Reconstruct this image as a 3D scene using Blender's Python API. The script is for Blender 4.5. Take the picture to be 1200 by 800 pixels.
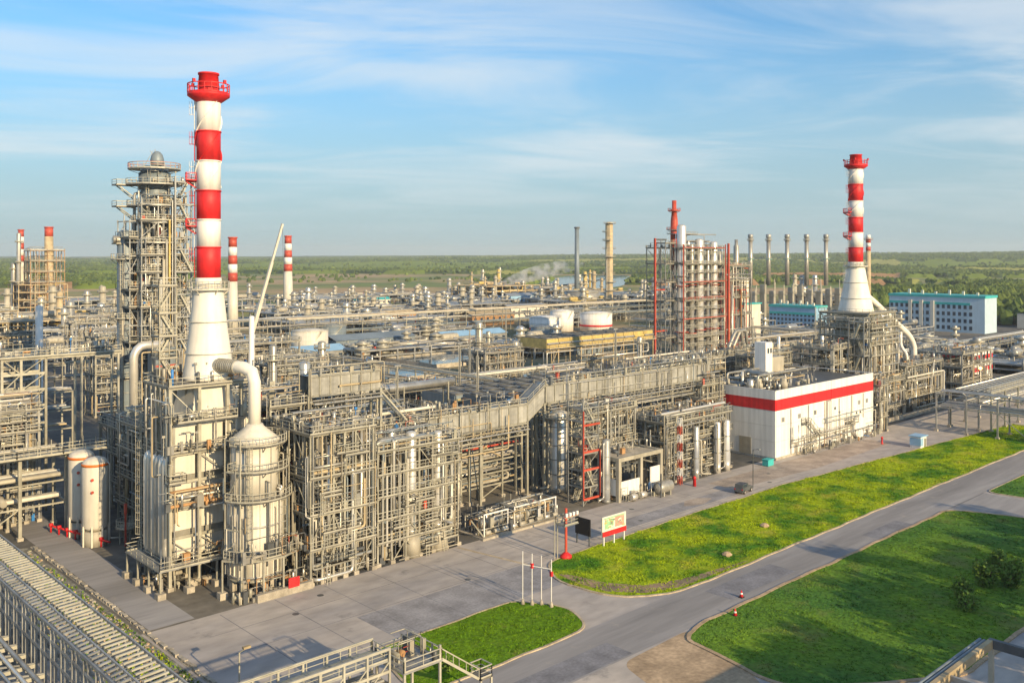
import bpy, bmesh, math, random
from mathutils import Vector, Matrix
from math import sin, cos, pi, radians, sqrt, atan2, hypot

# ------------------------------------------------------------------ scene, camera, sky, sun, exposure
for o in list(bpy.data.objects): bpy.data.objects.remove(o, do_unlink=True)
S = bpy.context.scene
COL = S.collection
CAM_H = 45.0
HEAD = radians(46.92)                      # heading of the lens, measured from +X towards +Y
PITCH = 0.0                                # level lens; the frame is shifted down so that uprights stay upright
cd = bpy.data.cameras.new('camera'); cd.sensor_width = 36.0; cd.lens = 32.55; cd.shift_y = -0.085
cd.clip_start = 0.5; cd.clip_end = 60000
cam = bpy.data.objects.new('camera', cd); COL.objects.link(cam)
cam.location = (-2.4, -2.6, CAM_H)
fwd = Vector((cos(HEAD)*cos(PITCH), sin(HEAD)*cos(PITCH), -sin(PITCH)))
cam.rotation_euler = fwd.to_track_quat('-Z', 'Y').to_euler()
S.camera = cam

SUN_EL = radians(19.0)
SUN_DIR = Vector((-0.06, -0.998, 0)).normalized()       # towards the sun, on the ground
to_sun = Vector((SUN_DIR.x*cos(SUN_EL), SUN_DIR.y*cos(SUN_EL), sin(SUN_EL)))
sd = bpy.data.lights.new('sun', 'SUN'); sd.energy = 4.8; sd.angle = radians(0.55); sd.color = (1.0, 0.76, 0.44)
sun = bpy.data.objects.new('sun', sd); COL.objects.link(sun)
sun.rotation_euler = to_sun.to_track_quat('Z', 'Y').to_euler()
sun.location = (0, -200, 150)

W = bpy.data.worlds.new('World'); S.world = W; W.use_nodes = True
wn = W.node_tree.nodes; wl = W.node_tree.links; wn.clear()
def wnode(t, **k):
    n = wn.new(t)
    for a, b in k.items(): setattr(n, a, b)
    return n
wout = wnode('ShaderNodeOutputWorld'); wbg = wnode('ShaderNodeBackground'); wbg.inputs[1].default_value = 0.112
sky = wnode('ShaderNodeTexSky', sky_type='NISHITA', sun_disc=False)
sky.sun_elevation = SUN_EL
sky.sun_rotation = atan2(SUN_DIR.x, SUN_DIR.y)
sky.altitude = 0; sky.air_density = 1.0; sky.dust_density = 0.15; sky.ozone_density = 4.0
tc = wnode('ShaderNodeTexCoord'); sep = wnode('ShaderNodeSeparateXYZ'); wl.new(tc.outputs['Generated'], sep.inputs[0])
def wmath(op, a, b=None, c=None, clamp=False):
    n = wnode('ShaderNodeMath', operation=op, use_clamp=clamp)
    for i, v in enumerate((a, b, c)):
        if v is None: continue
        if isinstance(v, (int, float)): n.inputs[i].default_value = v
        else: wl.new(v, n.inputs[i])
    return n.outputs[0]
zz = wmath('MAXIMUM', sep.outputs[2], 0.0)
den = wmath('ADD', zz, 0.09)
cx = wmath('DIVIDE', sep.outputs[0], den); cy = wmath('DIVIDE', sep.outputs[1], den)
# thin cirrus drawn out along one wind direction
ca, sa = cos(radians(36)), sin(radians(36))
ux = wmath('ADD', wmath('MULTIPLY', cx, ca), wmath('MULTIPLY', cy, -sa))
uy = wmath('ADD', wmath('MULTIPLY', cx, sa), wmath('MULTIPLY', cy, ca))
cmb = wnode('ShaderNodeCombineXYZ'); wl.new(wmath('MULTIPLY', ux, 0.52), cmb.inputs[0]); wl.new(wmath('MULTIPLY', uy, 1.0), cmb.inputs[1])
n1 = wnode('ShaderNodeTexNoise'); n1.inputs['Scale'].default_value = 1.25; n1.inputs['Detail'].default_value = 9; n1.inputs['Roughness'].default_value = 0.58; n1.inputs['Distortion'].default_value = 0.8
wl.new(cmb.outputs[0], n1.inputs['Vector'])
n2 = wnode('ShaderNodeTexNoise'); n2.inputs['Scale'].default_value = 0.55; n2.inputs['Detail'].default_value = 3
wl.new(cmb.outputs[0], n2.inputs['Vector'])
cov = wmath('ADD', wmath('MULTIPLY', n1.outputs[0], 0.62), wmath('MULTIPLY', n2.outputs[0], 0.55))
cl = wnode('ShaderNodeMapRange'); cl.interpolation_type = 'SMOOTHSTEP'
cl.inputs['From Min'].default_value = 0.49; cl.inputs['From Max'].default_value = 0.74
cl.inputs['To Min'].default_value = 0.0; cl.inputs['To Max'].default_value = 0.66
wl.new(cov, cl.inputs['Value'])
# evening haze thickening towards the horizon all the way round
hz = wnode('ShaderNodeMapRange'); hz.interpolation_type = 'SMOOTHSTEP'
hz.inputs['From Min'].default_value = 0.0; hz.inputs['From Max'].default_value = 0.30; hz.inputs['To Min'].default_value = 0.93; hz.inputs['To Max'].default_value = 0.0
wl.new(sep.outputs[2], hz.inputs['Value'])
tint = wnode('ShaderNodeMix', data_type='RGBA', blend_type='MULTIPLY'); tint.inputs[0].default_value = 1.0; tint.inputs[7].default_value = (0.64, 1.00, 1.08, 1)
wl.new(sky.outputs[0], tint.inputs[6])
mixh = wnode('ShaderNodeMix', data_type='RGBA'); mixh.inputs[7].default_value = (2.6, 3.4, 3.75, 1)
wl.new(hz.outputs[0], mixh.inputs[0]); wl.new(tint.outputs[2], mixh.inputs[6])
cfade = wnode('ShaderNodeMapRange'); cfade.inputs['From Min'].default_value = 0.015; cfade.inputs['From Max'].default_value = 0.11
wl.new(sep.outputs[2], cfade.inputs['Value'])
cfac = wmath('MULTIPLY', cl.outputs[0], cfade.outputs[0])
mixc = wnode('ShaderNodeMix', data_type='RGBA'); mixc.inputs[7].default_value = (5.2, 5.5, 5.6, 1)
wl.new(cfac, mixc.inputs[0]); wl.new(mixh.outputs[2], mixc.inputs[6])
wl.new(mixc.outputs[2], wbg.inputs[0]); wl.new(wbg.outputs[0], wout.inputs[0])

S.view_settings.view_transform = 'Standard'; S.view_settings.look = 'None'
S.view_settings.gamma = 1.0; S.view_settings.exposure = 0.51
S.render.engine = 'CYCLES'
S.render.resolution_x = 1024; S.render.resolution_y = 682
try:
    S.cycles.max_bounces = 6; S.cycles.diffuse_bounces = 3; S.cycles.glossy_bounces = 3
    S.cycles.transparent_max_bounces = 8; S.cycles.volume_bounces = 2
except Exception: pass

# ------------------------------------------------------------------ materials
MATS = {}
def mat(name, col, rough=0.6, metal=0.0, var=0.18, scale=0.25, col2=None, bump=0.0, bscale=2.0, spec=0.4, fine=0.0, fscale=6.0, stretch=None, contrast=(0.35, 0.65), streak=0.0, obj_rand=0.0, dry=None):
    m = bpy.data.materials.new(name); m.use_nodes = True
    nt = m.node_tree; N = nt.nodes; L = nt.links
    b = N['Principled BSDF']
    b.inputs['Roughness'].default_value = rough; b.inputs['Metallic'].default_value = metal
    b.inputs['Specular IOR Level'].default_value = spec
    g = N.new('ShaderNodeNewGeometry')
    vec = g.outputs['Position']
    if stretch:
        mp = N.new('ShaderNodeMapping'); mp.inputs['Scale'].default_value = stretch; L.new(vec, mp.inputs[0]); vec = mp.outputs[0]
    n = N.new('ShaderNodeTexNoise'); n.inputs['Scale'].default_value = scale; n.inputs['Detail'].default_value = 6; n.inputs['Roughness'].default_value = 0.6
    L.new(vec, n.inputs['Vector'])
    r = N.new('ShaderNodeValToRGB'); r.color_ramp.elements[0].position = contrast[0]; r.color_ramp.elements[1].position = contrast[1]
    c2 = col2 if col2 else tuple(c*(1-var) for c in col)
    c1 = col if col2 else tuple(min(1, c*(1+var*0.5)) for c in col)
    r.color_ramp.elements[0].color = (*c2, 1); r.color_ramp.elements[1].color = (*c1, 1)
    L.new(n.outputs[0], r.inputs[0]); out = r.outputs[0]
    def mulby(sock, out):
        mx = N.new('ShaderNodeMix'); mx.data_type = 'RGBA'; mx.blend_type = 'MULTIPLY'; mx.inputs[0].default_value = 1.0
        L.new(out, mx.inputs[6]); L.new(sock, mx.inputs[7]); return mx.outputs[2]
    if fine > 0:
        n3 = N.new('ShaderNodeTexNoise'); n3.inputs['Scale'].default_value = fscale; n3.inputs['Detail'].default_value = 4
        L.new(vec, n3.inputs['Vector'])
        mr = N.new('ShaderNodeMapRange'); mr.inputs['From Min'].default_value = 0.3; mr.inputs['From Max'].default_value = 0.7
        mr.inputs['To Min'].default_value = 1-fine; mr.inputs['To Max'].default_value = 1+fine
        L.new(n3.outputs[0], mr.inputs['Value']); out = mulby(mr.outputs[0], out)
    if streak > 0:
        mp2 = N.new('ShaderNodeMapping'); mp2.inputs['Scale'].default_value = (1.6, 1.6, 0.06); L.new(g.outputs['Position'], mp2.inputs[0])
        n4 = N.new('ShaderNodeTexNoise'); n4.inputs['Scale'].default_value = 1.0; n4.inputs['Detail'].default_value = 5; L.new(mp2.outputs[0], n4.inputs['Vector'])
        mr = N.new('ShaderNodeMapRange'); mr.inputs['From Min'].default_value = 0.4; mr.inputs['From Max'].default_value = 0.75
        mr.inputs['To Min'].default_value = 1.0; mr.inputs['To Max'].default_value = 1-streak
        L.new(n4.outputs[0], mr.inputs['Value']); out = mulby(mr.outputs[0], out)
    if obj_rand > 0:
        oi = N.new('ShaderNodeObjectInfo'); mr = N.new('ShaderNodeMapRange')
        mr.inputs['To Min'].default_value = 1-obj_rand; mr.inputs['To Max'].default_value = 1+obj_rand
        L.new(oi.outputs['Random'], mr.inputs['Value']); out = mulby(mr.outputs[0], out)
    if dry:                                                # worn or dry patches with a colour of their own
        dcol, dsc, d0, d1 = dry
        nd = N.new('ShaderNodeTexNoise'); nd.inputs['Scale'].default_value = dsc; nd.inputs['Detail'].default_value = 7; nd.inputs['Roughness'].default_value = .65; L.new(g.outputs['Position'], nd.inputs['Vector'])
        mr = N.new('ShaderNodeMapRange'); mr.inputs['From Min'].default_value = d0; mr.inputs['From Max'].default_value = d1; L.new(nd.outputs[0], mr.inputs['Value'])
        mx = N.new('ShaderNodeMix'); mx.data_type = 'RGBA'; L.new(mr.outputs[0], mx.inputs[0]); L.new(out, mx.inputs[6]); mx.inputs[7].default_value = (*dcol, 1); out = mx.outputs[2]
    L.new(out, b.inputs['Base Color'])
    if bump > 0:
        nb = N.new('ShaderNodeTexNoise'); nb.inputs['Scale'].default_value = bscale; nb.inputs['Detail'].default_value = 4
        L.new(g.outputs['Position'], nb.inputs['Vector'])
        bp = N.new('ShaderNodeBump'); bp.inputs['Strength'].default_value = bump; bp.inputs['Distance'].default_value = 0.3
        L.new(nb.outputs[0], bp.inputs['Height']); L.new(bp.outputs[0], b.inputs['Normal'])
    MATS[name] = m
    return m
mat('galv', (.46,.455,.41), .42, .4, .3, .5, obj_rand=.16, streak=.2)
mat('steel', (.405,.39,.32), .5, .25, .3, .5, obj_rand=.14, streak=.2)
mat('steel2', (.35,.355,.345), .45, .35, .3, .5, obj_rand=.14)
mat('steel_dark', (.12,.13,.14), .5, .3, .3, .5, obj_rand=.2)
mat('grating', (.22,.21,.185), .6, .3, .3, 1.0, obj_rand=.12)
mat('rail', (.46,.445,.37), .5, .2, .2, .5)
mat('gallery', (.37,.37,.345), .6, .1, .3, .35, streak=.4, obj_rand=.10)
mat('beige', (.43,.40,.325), .6, .05, .2, .3, streak=.25, obj_rand=.06)
mat('clad', (.56,.545,.50), .33, .65, .18, .6, obj_rand=.10, streak=.15)
mat('clad2', (.44,.425,.375), .4, .5, .2, .6, obj_rand=.12, streak=.2)
mat('cream', (.66,.625,.54), .5, .0, .10, .3, streak=.18)
mat('offwhite', (.79,.76,.68), .5, .0, .08, .3, streak=.12)
mat('white', (.80,.79,.76), .5, .0, .06, .2, streak=.22)
mat('red', (.66,.022,.026), .55, .0, .2, .4, streak=.28)
mat('redsteel', (.48,.075,.045), .5, .0, .25, .6, obj_rand=.1)
mat('orange', (.65,.17,.03), .5, .0, .25, .6)
mat('rust', (.42,.24,.11), .75, .0, .4, .5, obj_rand=.2)
mat('yellow', (.50,.38,.13), .6, .0, .3, .5, obj_rand=.15)
mat('tan', (.45,.36,.22), .7, .0, .3, .3, obj_rand=.15)
mat('teal', (.05,.42,.42), .5, .0, .15, .3)
mat('bluewall', (.27,.46,.66), .5, .0, .12, .3)
mat('officewall', (.47,.60,.70), .6, .0, .08, .2, streak=.12)
mat('bluepaint', (.03,.20,.55), .45, .0, .15, .5)
mat('bluetank', (.20,.245,.28), .5, .1, .2, .1, streak=.2)
mat('glass', (.03,.05,.08), .12, .0, .1, 1.0, spec=.8)
mat('black', (.012,.012,.014), .6, .0, .2, 1.0)
mat('rubber', (.02,.02,.02), .8, .0, .1, 1.0)
mat('concrete', (.42,.38,.31), .85, .0, .3, .6, fine=.15, streak=.2, obj_rand=.08)
mat('asphalt', (.295,.285,.285), .85, .0, .35, .07, fine=.12, fscale=.9, stretch=(.12, 1, 1), dry=((.36,.33,.29),.30,.60,.78))
mat('pavement', (.47,.42,.37), .88, .0, .0, .05, col2=(.285,.275,.285), fine=.16, fscale=.55, contrast=(.34,.66), stretch=(.45,1,1), dry=((.17,.165,.165),.16,.60,.74))
mat('patch', (.29,.285,.30), .85, .0, .3, .3, fine=.15, fscale=3.)
mat('patchdark', (.215,.215,.235), .85, .0, .3, .3, fine=.15, fscale=3.)
mat('patch2', (.38,.32,.27), .88, .0, .3, .3, fine=.15, fscale=3.)
mat('kerb', (.46,.38,.27), .85, .0, .3, .7, fine=.2)
mat('dirt', (.34,.24,.15), .95, .0, .3, .3, fine=.25, fscale=2., col2=(.18,.14,.10))
mat('sand', (.50,.37,.24), .95, .0, .3, .3, fine=.2, fscale=2., col2=(.30,.22,.14))
mat('gravel', (.26,.25,.21), .95, .0, .5, .5, fine=.45, fscale=2.5, bump=.5, bscale=3)
mat('farground', (.36,.265,.15), .95, .0, .0, .018, fine=.25, fscale=.3, col2=(.10,.115,.055), contrast=(.40,.60))
mat('plantground', (.17,.155,.13), .92, .0, .0, .03, fine=.25, fscale=.5, col2=(.07,.075,.08), contrast=(.38,.62))
mat('ground', (.14,.19,.04), .95, .0, .0, .004, fine=.25, fscale=.02, col2=(.42,.29,.15), contrast=(.42,.60))
mat('grass_lit', (.30,.39,.010), .9, .0, .0, .11, fine=.25, fscale=.9, col2=(.065,.18,.012), contrast=(.40,.56), bump=.6, bscale=3, spec=.1, dry=((.38,.37,.05),.16,.54,.72))  # sunlit copy of the grass: sunlight put into its yellow-green colour
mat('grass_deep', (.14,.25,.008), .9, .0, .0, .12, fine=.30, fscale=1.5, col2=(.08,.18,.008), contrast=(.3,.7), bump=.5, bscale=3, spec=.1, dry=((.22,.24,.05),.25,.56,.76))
mat('grass_dark', (.135,.24,.02), .9, .0, .0, .05, fine=.30, fscale=1.5, col2=(.06,.155,.028), contrast=(.36,.62), bump=.5, bscale=3, spec=.1, dry=((.19,.21,.06),.12,.55,.75))  # darker copy of the grass: part of the lawn's shade put into its colour
mat('leaf', (.13,.22,.035), .7, .0, .4, .8, obj_rand=.15, spec=.2)
mat('forest', (.125,.165,.04), .9, .0, .0, .012, fine=.4, fscale=.05, col2=(.045,.075,.026), contrast=(.35,.65), spec=.05)
mat('forestfloor', (.07,.10,.03), .95, .0, .0, .004, fine=.3, fscale=.02, col2=(.03,.055,.02), spec=.05)
mat('field_green', (.20,.26,.04), .95, .0, .2, .01, fine=.15, fscale=.05, spec=.05)
mat('field_pale', (.36,.36,.10), .95, .0, .2, .01, fine=.15, fscale=.05, spec=.05)
mat('field_soil', (.44,.26,.13), .95, .0, .25, .01, fine=.15, fscale=.05, spec=.05)
mat('bark', (.10,.07,.05), .9, .0, .3, 2.)
mat('bluecloth', (.03,.16,.42), .8, .0, .2, 3.)
mat('skin', (.50,.30,.21), .6, .0, .1, 3.)
mat('silver', (.72,.69,.62), .3, .5, .08, .6)
mat('screen_print', (.72,.70,.60), .5, .0, .05, 1.)
mat('print_green', (.30,.52,.30), .6, .0, .2, 2.)
mat('print_red', (.60,.30,.25), .6, .0, .2, 2.)
def water_mat():
    m = bpy.data.materials.new('water'); m.use_nodes = True
    b = m.node_tree.nodes['Principled BSDF']; b.inputs['Base Color'].default_value = (.05,.09,.13,1); b.inputs['Roughness'].default_value = .08
    N = m.node_tree.nodes; L = m.node_tree.links
    g = N.new('ShaderNodeNewGeometry'); n = N.new('ShaderNodeTexNoise'); n.inputs['Scale'].default_value = .5; L.new(g.outputs['Position'], n.inputs['Vector'])
    bp = N.new('ShaderNodeBump'); bp.inputs['Strength'].default_value = .05; L.new(n.outputs[0], bp.inputs['Height']); L.new(bp.outputs[0], b.inputs['Normal'])
    MATS['water'] = m
water_mat()
def lamp_mat():
    m = bpy.data.materials.new('lamp_glow'); m.use_nodes = True
    b = m.node_tree.nodes['Principled BSDF']; b.inputs['Base Color'].default_value = (.8,.4,.1,1)
    b.inputs['Emission Color'].default_value = (1,.5,.12,1); b.inputs['Emission Strength'].default_value = 6
    MATS['lamp_glow'] = m
lamp_mat()

# ------------------------------------------------------------------ mesh helpers
class MB:
    """collects boxes, tubes and turned shapes into one mesh"""
    def __init__(s): s.v = []; s.f = []; s.sm = []; s.mi = []; s.m = 0
    def quad(s, a, b, c, d, smooth=False):
        i = len(s.v); s.v += [tuple(a), tuple(b), tuple(c), tuple(d)]; s.f.append((i, i+1, i+2, i+3)); s.sm.append(smooth); s.mi.append(s.m)
    def box(s, x0, y0, z0, x1, y1, z1):
        i = len(s.v)
        s.v += [(x0,y0,z0),(x1,y0,z0),(x1,y1,z0),(x0,y1,z0),(x0,y0,z1),(x1,y0,z1),(x1,y1,z1),(x0,y1,z1)]
        for q in ((0,3,2,1),(4,5,6,7),(0,1,5,4),(1,2,6,5),(2,3,7,6),(3,0,4,7)):
            s.f.append(tuple(i+k for k in q)); s.sm.append(False); s.mi.append(s.m)
        return s
    def bar(s, p, q, w, h=None):
        p = Vector(p); q = Vector(q); h = w if h is None else h
        d = (q-p)
        if d.length < 1e-6: return s
        d.normalize(); up = Vector((0,0,1)) if abs(d.z) < .95 else Vector((1,0,0))
        a = d.cross(up).normalized()*(w/2); b = a.cross(d).normalized()*(h/2)
        i = len(s.v)
        for c in (p, q):
            for k in (-a-b, a-b, a+b, -a+b): s.v.append(tuple(c+k))
        for t in ((3,2,1,0),(4,5,6,7),(0,1,5,4),(1,2,6,5),(2,3,7,6),(3,0,4,7)):
            s.f.append(tuple(i+k for k in t)); s.sm.append(False); s.mi.append(s.m)
        return s
    def tube(s, pts, r, n=8, caps=True):
        pts = [Vector(p) for p in pts]
        if len(pts) > 2:                                   # round the elbows
            o = [pts[0]]
            for k in range(1, len(pts)-1):
                a, b, c = pts[k-1], pts[k], pts[k+1]
                l = min((a-b).length, (c-b).length)*.45; l = min(l, r*2.2)
                p0 = b+(a-b).normalized()*l; p1 = b+(c-b).normalized()*l
                o += [p0, (p0+p1)*.25+b*.5, p1]
            o.append(pts[-1]); pts = o
        rs = r if isinstance(r, (list, tuple)) else [r]*len(pts)
        base = len(s.v); u = None
        for k, p in enumerate(pts):
            if k == 0: d = pts[1]-p
            elif k == len(pts)-1: d = p-pts[k-1]
            else: d = (pts[k+1]-p).normalized()+(p-pts[k-1]).normalized()
            if d.length < 1e-9: d = Vector((0,0,1))
            d.normalize()
            if u is None:
                up = Vector((0,0,1)) if abs(d.z) < .9 else Vector((1,0,0)); u = d.cross(up).normalized()
            else:
                u = (u-d*u.dot(d))
                u = u.normalized() if u.length > 1e-6 else d.orthogonal().normalized()
            w = d.cross(u)
            for j in range(n):
                t = 2*pi*j/n; s.v.append(tuple(p+(u*cos(t)+w*sin(t))*rs[k]))
        for k in range(len(pts)-1):
            for j in range(n):
                a = base+k*n+j; b = base+k*n+(j+1)%n
                s.f.append((a, b, b+n, a+n)); s.sm.append(True); s.mi.append(s.m)
        if caps:
            s.f.append(tuple(base+j for j in reversed(range(n)))); s.sm.append(False); s.mi.append(s.m)
            e = base+(len(pts)-1)*n
            s.f.append(tuple(e+j for j in range(n))); s.sm.append(False); s.mi.append(s.m)
        return s
    def lathe(s, prof, n=20, cx=0, cy=0, a0=0, a1=2*pi, smooth=True, caps=True):
        full = abs(a1-a0-2*pi) < 1e-6; base = len(s.v); m = n if full else n+1
        for (r, z) in prof:
            for j in range(m):
                t = a0+(a1-a0)*j/n; s.v.append((cx+r*cos(t), cy+r*sin(t), z))
        for k in range(len(prof)-1):
            for j in range(n):
                a = base+k*m+j; b = base+k*m+((j+1) % m)
                s.f.append((a, b, b+m, a+m)); s.sm.append(smooth); s.mi.append(s.m)
        if full and caps:
            if prof[0][0] > 1e-4: s.f.append(tuple(base+j for j in reversed(range(m)))); s.sm.append(False); s.mi.append(s.m)
            if prof[-1][0] > 1e-4:
                e = base+(len(prof)-1)*m; s.f.append(tuple(e+j for j in range(m))); s.sm.append(False); s.mi.append(s.m)
        return s
    def prism(s, poly, z0, z1):
        i = len(s.v); n = len(poly)
        ar = sum(poly[k][0]*poly[(k+1)%n][1]-poly[(k+1)%n][0]*poly[k][1] for k in range(n))
        if ar < 0: poly = poly[::-1]
        s.v += [(x, y, z0) for x, y in poly]+[(x, y, z1) for x, y in poly]
        s.f.append(tuple(i+n+k for k in range(n))); s.sm.append(False); s.mi.append(s.m)
        s.f.append(tuple(i+k for k in reversed(range(n)))); s.sm.append(False); s.mi.append(s.m)
        for k in range(n):
            s.f.append((i+k, i+(k+1)%n, i+n+(k+1)%n, i+n+k)); s.sm.append(False); s.mi.append(s.m)
        return s
    def mesh(s, name, mats, off=(0,0,0)):
        me = bpy.data.meshes.new(name)
        if off != (0,0,0): v = [(a-off[0], b-off[1], c-off[2]) for a, b, c in s.v]
        else: v = s.v
        me.from_pydata(v, [], s.f)
        me.polygons.foreach_set('use_smooth', s.sm)
        if isinstance(mats, str): mats = [mats]
        for m in mats: me.materials.append(MATS[m])
        if len(mats) > 1: me.polygons.foreach_set('material_index', s.mi)
        me.update(); return me

SHARED = {}
def unit_mesh(kind, m, n=10):
    k = (kind, m, n)
    if k not in SHARED:
        b = MB()
        if kind == 'box': b.box(-.5,-.5,-.5,.5,.5,.5)
        else: b.lathe([(1,-.5),(1,.5)], n)
        SHARED[k] = b.mesh(kind+'_'+m, m)
    return SHARED[k]

class T:
    """a thing: an Empty at its base that parents its parts; all coordinates given in metres of the place"""
    def __init__(s, name, label, cat, loc, group=None):
        s.o = bpy.data.objects.new(name, None); COL.objects.link(s.o); s.o.location = loc
        s.o.empty_display_size = 1
        s.L = Vector(loc); s.o['label'] = label; s.o['category'] = cat
        if group: s.o['group'] = group
    def _add(s, name, me, parent=None):
        o = bpy.data.objects.new(name, me); COL.objects.link(o); o.parent = parent or s.o; return o
    def bar(s, name, p, q, w, h=None, m='steel'):
        p = Vector(p); q = Vector(q); h = w if h is None else h
        d = q-p; l = d.length
        if l < 1e-4: return None
        d.normalize(); up = Vector((0,0,1)) if abs(d.z) < .95 else Vector((1,0,0))
        a = d.cross(up).normalized(); b = a.cross(d)
        o = s._add(name, unit_mesh('box', m))
        c = (p+q)/2-s.L
        o.matrix_basis = Matrix(((d.x*l, a.x*w, b.x*h, c.x), (d.y*l, a.y*w, b.y*h, c.y), (d.z*l, a.z*w, b.z*h, c.z), (0,0,0,1)))
        return o
    def box(s, name, x0, y0, z0, x1, y1, z1, m='steel'):
        o = s._add(name, unit_mesh('box', m))
        o.location = (Vector((x0,y0,z0))+Vector((x1,y1,z1)))/2-s.L; o.scale = (abs(x1-x0), abs(y1-y0), abs(z1-z0)); return o
    def cyl(s, name, p, q, r, m='steel', n=10):
        p = Vector(p); q = Vector(q); d = q-p; l = d.length
        if l < 1e-4: return None
        d.normalize(); up = Vector((0,0,1)) if abs(d.z) < .95 else Vector((1,0,0))
        a = up.cross(d).normalized(); b = d.cross(a); c = (p+q)/2-s.L
        o = s._add(name, unit_mesh('cyl', m, n))
        o.matrix_basis = Matrix(((a.x*r, b.x*r, d.x*l, c.x), (a.y*r, b.y*r, d.y*l, c.y), (a.z*r, b.z*r, d.z*l, c.z), (0,0,0,1)))
        return o
    def mesh(s, name, mb, m='steel', parent=None, kind=None, label=None):
        o = s._add(name, mb.mesh(name, m, tuple(s.L)), parent)
        if kind: o['kind'] = kind
        if label: o['label'] = label
        return o
def struct(name, mb, m, parent=None):
    o = bpy.data.objects.new(name, mb.mesh(name, m)); COL.objects.link(o)
    if parent: o.parent = parent
    else: o['kind'] = 'structure'
    return o
def single(name, label, cat, mb, m, group=None, kind=None):
    xs = [v[0] for v in mb.v]; ys = [v[1] for v in mb.v]; z = min(v[2] for v in mb.v)
    L = ((min(xs)+max(xs))/2, (min(ys)+max(ys))/2, z)
    o = bpy.data.objects.new(name, mb.mesh(name, m, L)); COL.objects.link(o); o.location = L
    o['label'] = label; o['category'] = cat
    if group: o['group'] = group
    if kind: o['kind'] = kind
    return o

def rail_mb(mb, pts, h=1.1, t=.07, sp=1.8, toe=True):
    for k in range(len(pts)-1):
        p = Vector(pts[k]); q = Vector(pts[k+1]); l = (q-p).length
        if l < .05: continue
        up = Vector((0,0,h)); mid = Vector((0,0,h*.52))
        mb.bar(p+up, q+up, t*1.25); mb.bar(p+mid, q+mid, t*.8)
        if toe: mb.bar(p+Vector((0,0,.08)), q+Vector((0,0,.08)), .03, .17)
        n = max(1, round(l/sp))
        for i in range(n+(1 if k == len(pts)-2 else 0)):
            c = p+(q-p)*(i/n); mb.bar(c, c+up, t)
    return mb
def rect_pts(x0, y0, x1, y1, z): return [(x0,y0,z),(x1,y0,z),(x1,y1,z),(x0,y1,z),(x0,y0,z)]
def platform(t, x0, y0, x1, y1, z, rail=True, th=.16, m='grating', sides=None):
    b = MB().box(x0, y0, z-th, x1, y1, z)
    o = t.mesh('platform', b, m)
    if rail:
        r = MB()
        P = rect_pts(x0+.06, y0+.06, x1-.06, y1-.06, z)
        for k in range(4):
            if sides is None or k in sides: rail_mb(r, P[k:k+2])
        t.mesh('railing', r, 'rail', o)
    return o
def ring_platform(t, cx, cy, r0, r1, z, a0=0, a1=2*pi, n=20, m='grating', rail=True, railm='rail'):
    b = MB().lathe([(r0,z-.14),(r1,z-.14),(r1,z),(r0,z),(r0,z-.14)], n, cx, cy, a0, a1, smooth=False, caps=False)
    for k in range(6):                                     # brackets
        a = a0+(a1-a0)*(k+.5)/6
        b.bar((cx+r0*cos(a), cy+r0*sin(a), z-1.0), (cx+(r1-.1)*cos(a), cy+(r1-.1)*sin(a), z-.16), .1)
    o = t.mesh('platform', b, m)
    if rail:
        rr = MB(); pts = [(cx+(r1-.05)*cos(a0+(a1-a0)*j/n), cy+(r1-.05)*sin(a0+(a1-a0)*j/n), z) for j in range(n+1)]
        if a1-a0 < 2*pi-.01: pts = [(cx+r0*cos(a0), cy+r0*sin(a0), z)]+pts+[(cx+r0*cos(a1), cy+r0*sin(a1), z)]
        rail_mb(rr, pts); t.mesh('railing', rr, railm, o)
    return o
def ladder(t, p, z1, nx=1, ny=0, cage=True, m='rail'):
    """upright ladder from p up to z1; (nx, ny) points away from the wall"""
    x, y, z0 = p; b = MB(); sx, sy = -ny*.25, nx*.25
    for k in (-1, 1): b.bar((x+k*sx, y+k*sy, z0), (x+k*sx, y+k*sy, z1), .07)
    z = z0+.3
    while z < z1: b.bar((x-sx, y-sy, z), (x+sx, y+sy, z), .04); z += .4
    if cage:
        z = z0+2.4
        while z < z1:
            pts = []
            for j in range(7):
                a = -pi/2+pi*j/6; ox = cos(a)*.75; sd_ = sin(a)*.4
                pts.append((x+nx*ox-ny*sd_, y+ny*ox+nx*sd_, z))
            for j in range(6): b.bar(pts[j], pts[j+1], .05)
            z += 1.0
        for j in (1, 3, 5):
            a = -pi/2+pi*j/6; ox = cos(a)*.75; sd_ = sin(a)*.4
            b.bar((x+nx*ox-ny*sd_, y+ny*ox+nx*sd_, z0+2.4), (x+nx*ox-ny*sd_, y+ny*ox+nx*sd_, z1), .04)
    return t.mesh('ladder', b, m)
def stair(t, p, q, w=.9, axis='x', m='rail'):
    """one flight from p up to q, running along an axis"""
    b = MB(); p = Vector(p); q = Vector(q); o = Vector((0, w/2, 0)) if axis == 'x' else Vector((w/2, 0, 0))
    for k in (-1, 1):
        b.bar(p+o*k, q+o*k, .08, .25)
        b.bar(p+o*k+Vector((0,0,1)), q+o*k+Vector((0,0,1)), .08)
        for i in range(4):
            c = p+(q-p)*(i/3.)+o*k; b.bar(c, c+Vector((0,0,1)), .06)
    n = max(3, int(abs(q.z-p.z)/.22))
    for i in range(n):
        c = p+(q-p)*((i+.5)/n); b.bar(c-o, c+o, .26, .05)
    return t.mesh('stair', b, m)
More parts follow.
